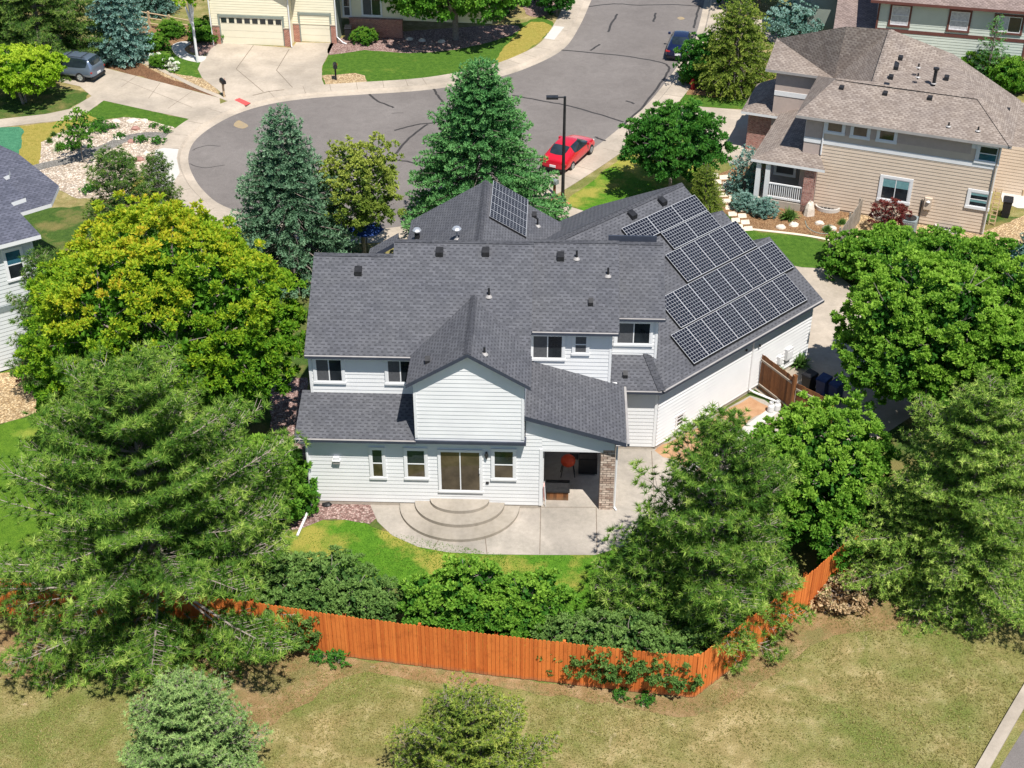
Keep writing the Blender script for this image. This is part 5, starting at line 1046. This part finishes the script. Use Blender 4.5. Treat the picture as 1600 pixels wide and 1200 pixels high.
plant('roundb', decid, 1130, 8, 'round green shrub at the top edge right of the street', 'shrub', rot=1., sc=1.1)
plant('roundb', decid, 870, 24, 'green shrub on the terracotta bed at the bend of the pavement', 'shrub', rot=2., sc=.95)
plant('roundb', decid, 838, 6, 'green shrub at the top edge left of the street', 'shrub', rot=.5, sc=1.1)
plant('roundb', decid, 790, 20, 'green shrub under the shading tree near the top edge', 'shrub', rot=4., sc=.9)
plant('hedgeb', decid, 1540, 118, 'dark green shrub below the small window of the pale green house', 'shrub', seed=75, R=1.5, Rz=.9, cz=.8, lobes=10, dens=10, kt=6, L=.15, W=.08, cl=.4, tone=(.3, .35), trunk=.04, stems=3, mat='leaf_green')
for x, y, s_, lb in ((1590, 140, 1.1, 'green shrub at the right edge above the tan house roof corner'), (322, 62, .8, 'green shrub against the left pier of the wide garage door'), (252, 104, .45, 'leafy green bush behind the white-flowering bushes by the curved path'), (1080, 128, .5, 'small green shrub next to the fire hydrant'),
                  (570, 66, .55, 'yellow-green small shrub beside the black bin'), (1340, 425, 1.1, 'green shrub by the two-rail fence under the broadleaf tree'), (1400, 405, .95, 'green shrub in front of the air conditioner'), (1470, 430, 1.2, 'green shrub at the edge of the tan gravel below the window well'),
                  (1545, 440, 1.2, 'green shrub in the strip below the tan gravel, rightmost'), (460, 800, .6, 'small green shrub at the foot of the white downspout'), (240, 78, .6, 'green shrub on the mulch beside the split-rail fence'), (268, 56, .6, 'dark green shrub in front of the split-rail fence'), (1380, 440, 1.3, 'dense shrub between the tan gravel and the large right tree')):
    plant('hedgeb', decid, x, y, lb, 'shrub', rot=x*.7, sc=s_)
for x, y in ((243, 98), (263, 106), (272, 112)):
    plant('rose', decid, x, y, {243: 'white-flowering bush, left of three by the curved path', 263: 'white-flowering bush, middle of three by the curved path', 272: 'white-flowering bush, right of three by the curved path'}[x], 'flower bush', name='flower_bush', seed=76, R=.38, Rz=.3, cz=.4, lobes=6, dens=6, kt=5, L=.1, W=.08, cl=.25, tone=(.4, .4), trunk=.02, mat='flower_white', airy=.4, group='white-flowering bushes by the curved path')
plant('redm', decid, 1386, 364, 'dark red Japanese maple beside the air conditioner', seed=77, R=.95, Rz=.75, cz=1.0, lobes=11, dens=9, kt=7, L=.13, W=.035, cl=.35, tone=(.3, .4), trunk=.05, mat='leaf_red', airy=.1, flat=.6)
plant('redm', decid, 50, 597, 'dark red low shrub below the grey house wall', 'shrub', rot=1., sc=.6)
for x, y, s_, lb in ((1161, 326, .62, 'upper small round blue spruce in the tan house flower bed'), (1193, 336, .66, 'lower small round blue spruce in the tan house flower bed')):
    plant('bspr', decid, x, y, lb, 'shrub', group='small round blue spruces in the flower bed', rot=x, sc=s_, seed=78, R=1., Rz=.8, cz=.65, lobes=9, dens=11, kt=8, L=.12, W=.035, cl=.3, tone=(.4, .4), trunk=.04, mat='needle_blue')
GR = (('blue-grey grass clump in the tan house flower bed', 1232, 342, 1.0), ('spiky yucca against the garage wing wall behind the gate, left', 1212, 588, .9), ('spiky yucca against the garage wing wall behind the gate, right', 1248, 572, 1.), ('grass clump at the mouth of the rock garden, lower left', 95, 234, .8),
      ('grass clump in the rock garden left of the thin tree', 78, 222, .5), ('grass clump in the rock garden, upper left corner', 84, 212, .45), ('pale grass clump by the grey board fence', 1318, 392, .9), ('pale grass clump right of the two-rail fence', 1352, 408, .9), ('tall grass clump below the window well', 1500, 412, 1.0),
      ('tall grass clump near the right end of the gravel bed', 1530, 412, .9), ('bluish grass clump near the blue spruce at the right edge', 1556, 425, 1.1), ('grass clump beside the hose in the flower bed', 1292, 362, .6), ('grass clump under the tan house corner window', 1316, 350, .5))
for i, (lb, x, y, s_) in enumerate(GR): plant('gras', grassy, x, y, lb, 'grass clump', name='grass_clump', rot=i*1.3, sc=s_, seed=79, R=.55, H=.8, mat='leaf_grey')
# creeping plants and boulders of the rock garden
rr = random.Random(4); pos = []
bsp = [(182, 190), (207, 189), (225, 189), (157, 194), (178, 200), (188, 215), (186, 216), (212, 202), (240, 199), (262, 207), (205, 222), (222, 221), (178, 244), (165, 250), (205, 253), (230, 240), (248, 224), (118, 232), (160, 205), (200, 262), (140, 300), (255, 203), (245, 222), (150, 200), (190, 258), (218, 250)]
def blob(name, x, y, r_, hh, mat, lb, cat, grp, seed):
    rg_ = np.random.default_rng(seed); g = G(x, y, 0); m_ = MB(); n_ = 9; rings = []
    for j in range(4):
        ph = j/3*math.pi/2; rings.append([(r_*math.cos(ph)*math.cos(2*math.pi*i/n_)*(1+rg_.normal(0, .1))+g[0]+.001, r_*.8*math.cos(ph)*math.sin(2*math.pi*i/n_)*(1+rg_.normal(0, .1))+g[1], hh*math.sin(ph)*(1+rg_.normal(0, .08))) for i in range(n_)])
    for A, B in zip(rings, rings[1:]):
        for i in range(n_): m_.poly([A[i], A[(i+1) % n_], B[(i+1) % n_], B[i]], mat)
    o = m_.build(name, None, (g[0], g[1], 0)); tag(o, lb, cat, grp); return o
ORD = ('leftmost', 'second from the left', 'third from the left', 'fourth from the left', 'fifth from the left', 'sixth from the left', 'seventh from the left', 'eighth from the left', 'ninth from the left')
rockinfo = []
for i, (x, y) in enumerate(bsp):
    k = rr.random(); pale = rr.random() < .5; band = 'along the top edge of the rock garden' if y < 196 else 'just above the grey path of the rock garden' if y < 217 else 'just below the grey path of the rock garden' if y < 246 else 'near the bottom of the rock garden'
    rockinfo.append((('pale boulder' if pale else 'reddish boulder') if k < .5 else 'green cushion plant', band, x, pale, k))
def rocklabel(i):
    kd, band, x = rockinfo[i][:3]; same = sorted(q[2] for q in rockinfo if q[0] == kd and q[1] == band)
    return kd+' '+band if len(same) == 1 else kd+' '+band+', '+ORD[same.index(x)]
for i, (x, y) in enumerate(bsp):
    k = rockinfo[i][4]; pale = rockinfo[i][3]
    if k < .5: blob('boulder', x, y, rr.uniform(.2, .42), rr.uniform(.12, .25), 'boulder' if pale else 'boulder_red', rocklabel(i), 'boulder', 'boulders scattered in the rock garden', i)
    else: plant('creep', decid, x, y, rocklabel(i), 'plant', rot=i, sc=rr.uniform(.6, 1.1), group='cushion plants in the rock garden', seed=80, R=.42, Rz=.2, cz=.12, lobes=6, dens=6, kt=5, L=.08, W=.05, cl=.2, tone=(.3, .3), trunk=.01, mat='leaf_deep')
BL = [(1280, 350, 'pale boulder below the tall stone, left of the hose'), (1300, 358, 'pale boulder in the middle of the coiled garden hose'), (1312, 368, 'pale boulder right of the hose at the end of the light edging'), (1220, 356, 'left one of two pale boulders near the blue-grey grass clump'), (1240, 352, 'right one of two pale boulders near the blue-grey grass clump'),
      (1350, 372, 'upper of three pale boulders right of the grey board fence'), (1356, 380, 'middle of three pale boulders right of the grey board fence'), (1362, 388, 'lower of three pale boulders right of the grey board fence'), (1590, 400, 'right one of two pale boulders on the tan gravel at the right edge'), (1575, 396, 'left one of two pale boulders on the tan gravel at the right edge'),
      (640, 62, 'left of three pale boulders on the pink gravel under the shading tree'), (660, 64, 'middle of three pale boulders on the pink gravel under the shading tree'), (690, 66, 'right of three pale boulders on the pink gravel under the shading tree')]
for i, (x, y, lb) in enumerate(BL): blob('boulder', x, y, .3, .2, 'boulder', lb, 'boulder', 'pale boulders edging the beds', 50+i)
# dead leaf litter and weeds by the fence
plant('weed', decid, 1306, 940, 'tangled brown and green shrub outside the kink of the orange fence', 'shrub', seed=81, R=1.1, Rz=.45, cz=.35, lobes=9, dens=6, kt=5, L=.16, W=.08, cl=.4, tone=(.3, .4), trunk=.03, stems=3, mat='leaf_dead', airy=.3)
plant('vine', decid, 1300, 905, 'green vine hanging over the kink of the orange fence', 'vine', seed=82, R=.8, Rz=1.0, cz=1.6, lobes=8, dens=9, kt=6, L=.15, W=.08, cl=.35, tone=(.3, .4), trunk=.03, mat='leaf_green', airy=.2)
for x, y, s_, lb in ((500, 1030, .5, 'leftmost low weed at the foot of the orange fence near the very large pine'), (530, 1034, .6, 'second low weed from the left at the foot of the orange fence'), (970, 1090, .4, 'low weed under the fence left of the corner, the left one of two'), (1010, 1096, .45, 'low weed under the fence left of the corner, the right one of two')):
    plant('creep', decid, x, y, lb, 'plant', rot=x, sc=s_*1.6, group='low weeds at the foot of the orange fence')
# ================================================================== CARS
def car(name, x, y, deg, st, paint, label, cat, z=ZS, wr=.33, wx=(-1.38, 1.4), glass='glass_car', plate=True, kind='sedan'):
    fr = Fr((x, y), deg); root = empty(name, (x, y, z), label, cat); n_ = len(st); V = []
    for (X, wl, wb, zb, zbelt, zt, wt, a, b) in st:
        zm = zb+(zbelt-zb)*.45
        V.append([(-wl, zb), (-wl*1.03, zm), (-wb, zbelt), (-wt, zt), (wt, zt), (wb, zbelt), (wl*1.03, zm), (wl, zb)])
    me = bpy.data.meshes.new('tmp'); verts = [fr.W(st[i][0], q[0], q[1]+z) for i in range(n_) for q in V[i]]; F = []; mi = []
    for i in range(n_-1):
        for k in range(8):
            A, B, C_, D = i*8+k, i*8+(k+1) % 8, (i+1)*8+(k+1) % 8, (i+1)*8+k; F.append((A, D, C_, B))
            mi.append(1 if (k == 3 and st[i][7]) or (k in (2, 4) and st[i][8]) else 0)
    F.append(tuple(range(8))); mi.append(0); F.append(tuple(range((n_-1)*8, n_*8))[::-1]); mi.append(0)
    org = np.array([x, y, z]); me.from_pydata([tuple(np.array(v)-org) for v in verts], [], F); me.materials.append(M[paint]); me.materials.append(M[glass]); me.polygons.foreach_set('material_index', mi)
    cr = me.attributes.new('crease_edge', 'FLOAT', 'EDGE'); ev = np.zeros(len(me.edges), np.float32); fm_ = {}
    for p_ in me.polygons:
        for ek in p_.edge_keys: fm_.setdefault(ek, set()).add(p_.material_index)
    for e_ in me.edges:
        if len(fm_.get(tuple(sorted(e_.vertices)), ())) > 1: ev[e_.index] = .45
    cr.data.foreach_set('value', ev)
    ob = bpy.data.objects.new('tmp', me); COL.objects.link(ob); md = ob.modifiers.new('s', 'SUBSURF'); md.levels = 2; md.render_levels = 2
    dg = bpy.context.evaluated_depsgraph_get(); ev_ = ob.evaluated_get(dg); m2 = bpy.data.meshes.new_from_object(ev_); bpy.data.objects.remove(ob)
    for idx, nm in ((0, 'body'), (1, 'windows')):
        pv = [v.co.copy() for v in m2.vertices]; fs = [tuple(p_.vertices) for p_ in m2.polygons if p_.material_index == idx]
        used = sorted({v for f in fs for v in f}); mp = {v: i for i, v in enumerate(used)}; m3 = bpy.data.meshes.new(nm); m3.from_pydata([pv[v] for v in used], [], [tuple(mp[v] for v in f) for f in fs]); m3.materials.append(M[(paint, glass)[idx]]); m3.polygons.foreach_set('use_smooth', [True]*len(fs))
        o = bpy.data.objects.new(nm, m3); COL.objects.link(o); o.parent = root; ORG[o.name] = org
    for X in wx:
        for sd in (-1, 1):
            c = Vector(fr.W(X, sd*.84, z+wr)); ax = Vector((*(fr.y*sd), 0)); t_ = MB(); t_.tube([c-ax*.13, c-ax*.1, c+ax*.07, c+ax*.095], [wr*.9, wr, wr, wr*.92], 'rubber', 18); tb = t_.build('wheel', root)
            t_ = MB(); t_.tube([c+ax*.05, c+ax*.1], [wr*.62, wr*.6], 'galvanised', 12)
            for k in range(5):
                a_ = 2*math.pi*k/5; d = Vector((*fr.x, 0))*math.cos(a_)+Vector((0, 0, 1))*math.sin(a_); e_ = d.cross(ax).normalized()*.03; p0, p1 = c+ax*.104+d*.04, c+ax*.104+d*wr*.58; t_.poly([p0-e_, p1-e_*1.5, p1+e_*1.5, p0+e_], 'grey_metal')
            t_.build('rim', tb)
    xr, xf = st[0][0], st[-1][0]
    for sd in (-1, 1):
        t_ = MB(); t_.box(fr, xr+.02, xr+.16, sd*.72-.16, sd*.72+.16, z+.70, z+.80, 'red_paint'); t_.build('tail_light', root)
        t_ = MB(); t_.box(fr, xf-.26, xf-.12, sd*.6-.13, sd*.6+.13, z+.55, z+.66, 'white_metal'); t_.build('headlight', root)
        t_ = MB(); t_.box(fr, .72, .9, sd*.98-.09, sd*.98+.09, z+.93, z+1.07, paint); t_.build('mirror', root)
    if plate: t_ = MB(); t_.box(fr, xr-.03, xr+.02, -.2, .2, z+.48, z+.62, 'white_metal'); t_.build('number_plate', root)
    t_ = MB(); t_.box(fr, xr-.02, xr+.2, -.8, .8, z+.24, z+.4, 'black_plastic'); t_.build('bumper', root)
    for s0, s1 in ((.1, .13), (-.75, -.72)): pass
    return root
SEDAN = [(-2.34, .70, .66, .36, .70, .76, .52, 0, 0), (-2.27, .84, .79, .26, .88, 1.0, .62, 0, 0), (-1.95, .9, .86, .2, .96, 1.10, .66, 1, 0), (-1.0, .92, .87, .19, .98, 1.43, .56, 0, 1), (-.2, .92, .87, .19, .96, 1.49, .56, 0, 1), (.35, .92, .87, .19, .94, 1.44, .56, 1, 1), (1.15, .92, .86, .19, .92, 1.02, .66, 0, 0), (1.8, .90, .83, .2, .84, .92, .58, 0, 0), (2.2, .84, .76, .25, .68, .76, .5, 0, 0), (2.38, .66, .62, .34, .54, .6, .42, 0, 0)]
WAGON = [(-2.36, .78, .76, .36, .8, .9, .66, 0, 0), (-2.32, .88, .85, .28, 1.0, 1.12, .74, 1, 0), (-2.05, .91, .88, .26, 1.02, 1.62, .66, 0, 1), (-1.0, .92, .88, .25, 1.01, 1.68, .68, 0, 1), (.35, .92, .88, .25, .99, 1.64, .66, 1, 1), (1.15, .92, .87, .25, .98, 1.06, .76, 0, 0), (1.95, .9, .84, .26, .9, .96, .7, 0, 0), (2.3, .84, .78, .3, .74, .8, .62, 0, 0), (2.4, .7, .66, .38, .6, .64, .55, 0, 0)]
def paint(name, c, r_=.25, metal=.2):
    n = NT(name); n.fin(n.ramp(n.noise(3, 3), [(.3, tuple(x*.94 for x in c)), (.7, tuple(min(1, x*1.05) for x in c))]), r_, .5, metal); n.b.inputs['Coat Weight'].default_value = .6; n.b.inputs['Coat Roughness'].default_value = .08
paint('car_red', (.62, .012, .03)); paint('car_navy', (.006, .012, .05)); paint('car_silver', (.17, .22, .30), .3, .5); paint('car_blue', (.02, .05, .14))
car('parked_car', 3.55, 79.75, 63, SEDAN, 'car_red', 'bright red sedan parked at the kerb behind the street lamp', 'car')
car('parked_car', 12.5, 98.9, 78, SEDAN, 'car_navy', 'dark navy car parked at the kerb further up the street', 'car')
wg = car('parked_car', -31.3, 93.6, 163, WAGON, 'car_silver', 'blue-grey wagon parked on the driveway behind the lime-green tree', 'car', z=.013, wr=.36)
wf = Fr((-31.3, 93.6), 163); m_ = MB()
for sd in (-1, 1): m_.tube([wf.W(-1.8, sd*.58, 1.72), wf.W(.1, sd*.58, 1.72)], .02, 'black_plastic', 5)
for X in (-1.5, -.3): m_.tube([wf.W(X, -.58, 1.73), wf.W(X, .58, 1.73)], .018, 'black_plastic', 5)
m_.build('roof_rack', wg)
# ================================================================== STREET AND GARDEN THINGS
def at(px, py, z=0.): return Vector(G(px, py, z))
g = at(879, 315); lp = empty('street_lamp', tuple(g), 'tall black street lamp with a flat box head beside the red car', 'street lamp')
m_ = MB(); m_.tube([g, g+Vector((0, 0, 6.55))], [.11, .075], 'dark_metal', 10); m_.lathe(g, [(.2, 0), (.2, .08), (.12, .14)], 'dark_metal', 12); m_.build('pole', lp)
m_ = MB(); m_.tube([g+Vector((0, 0, 6.5)), g+Vector((-.4, 0, 6.5))], .045, 'dark_metal', 6); m_.build('arm', lp)
lf = Fr((g.x, g.y), 0); m_ = MB(); m_.box(lf, -1.05, -.38, -.18, .18, 6.43, 6.56, 'dark_metal'); hd = m_.build('lamp_head', lp); m_ = MB(); m_.box(lf, -.98, -.46, -.13, .13, 6.41, 6.428, 'white_metal'); m_.build('lens', hd)
def mailbox(px, py, deg, post, box, label, h=1.05):
    g = at(px, py, .0); fr = Fr((g.x, g.y), deg); e = empty('mailbox', tuple(g), label, 'mailbox'); m_ = MB(); m_.box(fr, -.06, .06, -.06, .06, 0, h, post); m_.box(fr, -.05, .2, -.045, .045, h-.15, h, post); m_.build('post', e)
    m_ = MB(); n_ = 8; pr = [(-.14, h)]+[(-.14*math.cos(math.pi*i/n_), h+.16+.14*math.sin(math.pi*i/n_)) for i in range(n_+1)]+[(.14, h)]
    m_.prism([fr.W(-.22, v, z) for v, z in pr], [fr.W(.36, v, z) for v, z in pr], box); b = m_.build('box', e); m_ = MB(); m_.box(fr, 0, .03, .15, .17, h+.12, h+.3, 'red_paint'); m_.build('flag', b); return e
mailbox(866, 312, 140, 'gate_brown', 'grey_metal', 'grey mailbox on a brown post beside the street lamp')
mailbox(350.5, 152, -60, 'wood_pale', 'black_plastic', 'black mailbox on a tan wooden post by the red pavement patch')
mailbox(525, 125, -80, 'black_plastic', 'black_plastic', 'black mailbox on a black post in the gravel corner of the lawn', .95)
g = at(1082, 139); e = empty('fire_hydrant', tuple(g), 'red fire hydrant on the grass verge beside the juniper', 'fire hydrant'); m_ = MB(); m_.lathe(g, [(.2, 0), (.2, .06), (.13, .08), (.13, .52), (.17, .54), (.15, .64), (.07, .74), (.001, .78)], 'red_paint', 12); m_.build('barrel', e)
m_ = MB(); m_.tube([g+Vector((-.25, 0, .42)), g+Vector((.25, 0, .42))], .06, 'red_paint', 8); m_.tube([g+Vector((0, 0, .42)), g+Vector((0, -.22, .42))], .08, 'red_paint', 8); m_.build('outlet', e)
blob('mulch_heap', 869, 318, .75, .06, 'terracotta', 'small ring of orange mulch round the mailbox post', 'mulch', None, 3)
# air conditioner
g = at(1417, 366); fr = Fr((g.x, g.y), -21.5); e = empty('air_conditioner', tuple(g), 'grey-green air conditioner on the gravel beside the red maple', 'air conditioner'); m_ = MB(); c_ = [(-.45, -.35), (-.35, -.45), (.35, -.45), (.45, -.35), (.45, .35), (.35, .45), (-.35, .45), (-.45, .35)]
m_.prism([fr.W(a, b, .05) for a, b in c_], [fr.W(a, b, 1.02) for a, b in c_], 'grey_metal')
for k in range(18): m_.box(fr, -.34, .34, -.465, -.45, .12+k*.045, .14+k*.045, 'gutter_grey')
m_.build('cabinet', e); m_ = MB(); m_.lathe(Vector(fr.W(0, 0, 1.02)), [(.38, 0), (.38, .05), (.34, .06), (.1, .03), (.001, .03)], 'dark_metal', 18); m_.build('fan_grille', e)
# bins, grills, patio things
def bin_(px, py, deg, mat, label, h=1.05, cat='bin', name='wheelie_bin'):
    g = at(px, py, .01); fr = Fr((g.x, g.y), deg); e = empty(name, tuple(g), label, cat); m_ = MB(); a = [(-.25, -.28), (.25, -.28), (.25, .28), (-.25, .28)]
    m_.prism([fr.W(x*.82, y_*.82, .03) for x, y_ in a], [fr.W(x, y_, h-.1) for x, y_ in a], mat); m_.build('body', e); m_ = MB(); b = [(-.28, -.32), (.28, -.32), (.28, .31), (-.28, .31)]
    m_.prism([fr.W(x, y_, h-.1) for x, y_ in b], [fr.W(x*.9, y_*.9, h+(.03 if y_ > 0 else -.03)) for x, y_ in b], mat); m_.build('lid', e)
    for s_ in (-.22, .22): m_ = MB(); c = Vector(fr.W(s_, .27, .11)); d = Vector((*fr.x, 0))*.03; m_.tube([c-d, c+d], .1, 'rubber', 10); m_.build('wheel', e)
bin_(1262, 612, -50, 'black_plastic', 'black wheelie bin behind the brown gate, next to the wall'); bin_(1284, 618, -45, 'blue_plastic', 'blue wheelie bin behind the brown gate, left one'); bin_(1304, 626, -50, 'blue_plastic', 'blue wheelie bin behind the brown gate, right one')
bin_(545, 62, 0, 'black_plastic', 'black wheelie bin by the brick wall of the cream house')
def tank(px, py, label):
    g = at(px, py, .02); e = empty('gas_bottle', tuple(g), label, 'gas bottle', 'white gas bottles by the gate'); m_ = MB(); m_.lathe(g, [(.13, 0), (.15, .03), (.16, .1), (.16, .32), (.12, .4), (.04, .43)], 'white_metal', 14); m_.build('body', e); m_ = MB(); m_.lathe(g+Vector((0, 0, .41)), [(.1, 0), (.1, .12), (.085, .12), (.085, 0)], 'white_metal', 10); m_.build('collar', e)
tank(1204, 643, 'left white gas bottle on the path by the brown fence panel'); tank(1214, 641, 'right white gas bottle on the path by the brown fence panel')
def H_(u, v, z): return Vector(HF.W(u, v, z))
# red grill on a cart
gu, gv = HF.onz(887, 742, 0); c = H_(gu, gv, .014); e = empty('grill', tuple(c), 'red kettle grill on a black cart at the back of the covered patio', 'grill'); m_ = MB(); m_.lathe(c+Vector((0, 0, .5)), [(.05, 0), (.2, .04), (.3, .15), (.32, .25), (.3, .36), (.2, .46), (.001, .52)], 'orange_red', 18); m_.build('bowl', e)
for sx, sy in ((-.3, -.2), (.3, -.2), (.3, .2), (-.3, .2)): m_ = MB(); m_.tube([c+Vector((sx, sy, 0)), c+Vector((sx*.7, sy*.7, .62))], .02, 'dark_metal', 6); m_.build('leg', e)
gu, gv = HF.onz(918, 738, 0); c = H_(gu, gv, .014); e = empty('grill', tuple(c), 'black box grill with side shelf against the porch back wall', 'grill'); m_ = MB(); m_.box(HF, gu-.4, gu+.4, gv-.25, gv+.25, .1, .85, 'black_plastic'); m_.build('cabinet', e); m_ = MB(); m_.box(HF, gu-.38, gu+.38, gv-.22, gv+.22, .86, 1.15, 'dark_metal'); m_.build('lid', e); m_ = MB(); m_.box(HF, gu-.78, gu-.42, gv-.2, gv+.2, .82, .86, 'dark_metal'); m_.build('side_shelf', e)
c = H_(10.1, .95, .014); e = empty('fire_table', tuple(c), 'low brown fire table with a dark top just inside the covered patio', 'fire table'); m_ = MB(); m_.box(HF, 9.85, 10.75, .65, 1.35, .02, .45, 'gate_brown'); m_.build('base', e); m_ = MB(); m_.box(HF, 9.8, 10.8, .6, 1.4, .452, .52, 'dark_metal'); m_.build('top', e)
c = H_(9.86, .3, .014); e = empty('folded_chair', tuple(c), 'folded pink garden chair leaning against the porch post', 'folded chair'); m_ = MB()
fw2 = lambda v, z: HF.W(9.74+.02*z, v, z)
m_.prism([HF.W(9.72, .22, .35), HF.W(9.76, .22, .35), HF.W(9.76, .5, .35), HF.W(9.72, .5, .35)], [HF.W(9.70, .22, 1.05), HF.W(9.74, .22, 1.05), HF.W(9.74, .5, 1.05), HF.W(9.70, .5, 1.05)], 'pink_cloth'); m_.build('seat_cloth', e)
for v in (.2, .52): m_ = MB(); m_.tube([HF.W(9.8, v, .02), HF.W(9.74, v, 1.1)], .014, 'white_metal', 6); m_.build('frame_tube', e)
c = H_(12.1, 1.4, 0); 
# covered blue car-port tarp seen under the left spruce (a blue awning)
g = at(575, 408); e = empty('patio_umbrella', tuple(g), 'blue parasol half hidden under the olive tree behind the house', 'umbrella'); m_ = MB(); m_.tube([g, g+Vector((0, 0, 2.3))], .03, 'dark_metal', 6); m_.build('pole', e); m_ = MB(); m_.lathe(g+Vector((0, 0, 1.95)), [(.95, 0), (.5, .2), (.001, .38)], 'umbrella_blue', 8); m_.build('canopy', e)
# right neighbour's terrace
bin_(1570, 338, -20, 'black_plastic', 'black covered barbecue beside the tan house rear corner', 1.15, 'barbecue', 'covered_barbecue')
g = at(1549, 352); fr = Fr((g.x, g.y), -21); e = empty('trellis', tuple(g), 'tall narrow wooden trellis at the rear corner of the tan house', 'trellis'); m_ = MB()
for a in (-.16, .16): m_.box(fr, a-.03, a+.03, -.03, .03, 0, 2.3, 'wood_pale')
for k in range(9): m_.box(fr, -.16, .16, -.05, -.03, .15+k*.25, .2+k*.25, 'wood_pale')
m_.build('lattice', e)
def chair(px, py, deg, label):
    g = at(px, py, .017); fr = Fr((g.x, g.y), deg); e = empty('garden_chair', tuple(g), label, 'garden chair', 'wooden chairs on the tan house terrace'); m_ = MB(); m_.box(fr, -.28, .28, -.28, .28, .36, .4, 'wood_pale'); m_.build('seat', e); m_ = MB(); m_.prism([fr.W(-.28, .24, .4), fr.W(.28, .24, .4), fr.W(.28, .28, .4), fr.W(-.28, .28, .4)], [fr.W(-.25, .42, 1.0), fr.W(.25, .42, 1.0), fr.W(.25, .46, 1.0), fr.W(-.25, .46, 1.0)], 'wood_pale'); m_.build('backrest', e)
    for a in (-.25, .25):
        for b in (-.24, .24): m_ = MB(); m_.box(fr, a-.03, a+.03, b-.03, b+.03, 0, .36, 'wood_pale'); m_.build('leg', e)
chair(1580, 296, 30, 'left wooden chair on the terrace behind the tan house'); chair(1597, 302, -60, 'right wooden chair on the terrace behind the tan house')
# garden hose, stones and log in the flower bed
m_ = MB(); hp = smooth_px([G(x, y, .03)[:2] for x, y in ((1258, 345), (1262, 355), (1275, 363), (1292, 365), (1305, 360), (1300, 352), (1286, 354), (1290, 362), (1308, 364))], 5); m_.tube([(*p, .03) for p in hp], .025, 'leaf_hose' if 'leaf_hose' in M else 'trim_sage', 5); o = m_.build('garden_hose', None, tuple(G(1280, 360, 0))); tag(o, 'coiled green garden hose lying in the flower bed', 'hose')
g = at(1266, 338); e_ = blob('boulder', 1264, 336, .35, .9, 'boulder', 'tall pale stone standing at the corner of the tan house', 'boulder', None, 9)
o = blob('utility_cover', 511, 789, .22, .12, 'black_plastic', 'black domed cover on the pink gravel below the white wall', 'cover', None, 12)
# low wall beside the neighbouring rock garden
fr = Fr(G(232, 295), 95); m_ = MB(); m_.box(fr, 0, 2.2, -.15, .15, 0, .75, 'siding_pale_grey'); m_.box(fr, -.05, 2.25, -.2, .2, .75, .82, 'concrete'); o = m_.build('low_wall', None, tuple(G(232, 295, 0))); tag(o, 'short pale rendered wall with a stone cap by the left pavement', 'wall')
# ================================================================== GRASS (nobody could count it)
def inpoly(P_, poly):
    x, y = P_[:, 0], P_[:, 1]; c = np.zeros(len(P_), bool); n_ = len(poly)
    for i in range(n_):
        x0, y0 = poly[i][:2]; x1, y1 = poly[(i+1) % n_][:2]; k = ((y0 > y) != (y1 > y)) & (x < (x1-x0)*(y-y0)/(y1-y0+1e-12)+x0); c ^= k
    return c
leafmat('blade_dry', [(0, (.08, .13, .02)), (.45, (.28, .26, .085)), (1, (.64, .52, .27))], .3)
leafmat('blade_green', [(0, (.04, .12, .012)), (.5, (.10, .25, .025)), (1, (.32, .40, .06))], .3)
def grass(name, px, n_, L, Wd, mat, label, seed, z=.006, tone=.5):
    rg_ = np.random.default_rng(seed); poly = [G(*p_) for p_ in px]; A = np.array(poly)[:, :2]; P_ = rg_.uniform(A.min(0), A.max(0), (n_*3, 2)); P_ = P_[inpoly(P_, poly)][:n_]
    q = np.c_[P_, np.full(len(P_), z)]; nz = vnoise(rg_)(q, .9)+.7*vnoise(rg_)(q, 2.7); k = nz+rg_.normal(0, .5, len(q)) > -.35; q = q[k]; nz = nz[k]
    V, t = tufts(rg_, q, np.tile([0, 0, 1.], (len(q), 1))+rg_.normal(0, .2, (len(q), 3)), 4, L*(1+.4*np.clip(nz, -1, 1)), Wd, .95, tone+.18*nz, .15, 3)
    me = np_mesh(name, V.reshape(-1, 3), 3, mat, t); o = bpy.data.objects.new(name, me); COL.objects.link(o); tag(o, label, 'grass', None, 'stuff'); return o
grass('field_grass', [(-20, 1010), (400, 1020), (540, 1034), (985, 1088), (1090, 1100), (1260, 968), (1320, 915), (1370, 880), (1620, 700), (1640, 1060), (1545, 1190), (1500, 1230), (-20, 1230)], 42000, .085, .022, 'blade_dry', 'patchy dry grass of the open field in front of the orange fence', 91)
grass('lawn_grass', [(430, 850), (560, 812), (600, 830), (800, 870), (990, 866), (1000, 960), (800, 950), (560, 900)], 9000, .06, .02, 'blade_green', 'green and yellow lawn grass between the patio and the shrubs', 92)
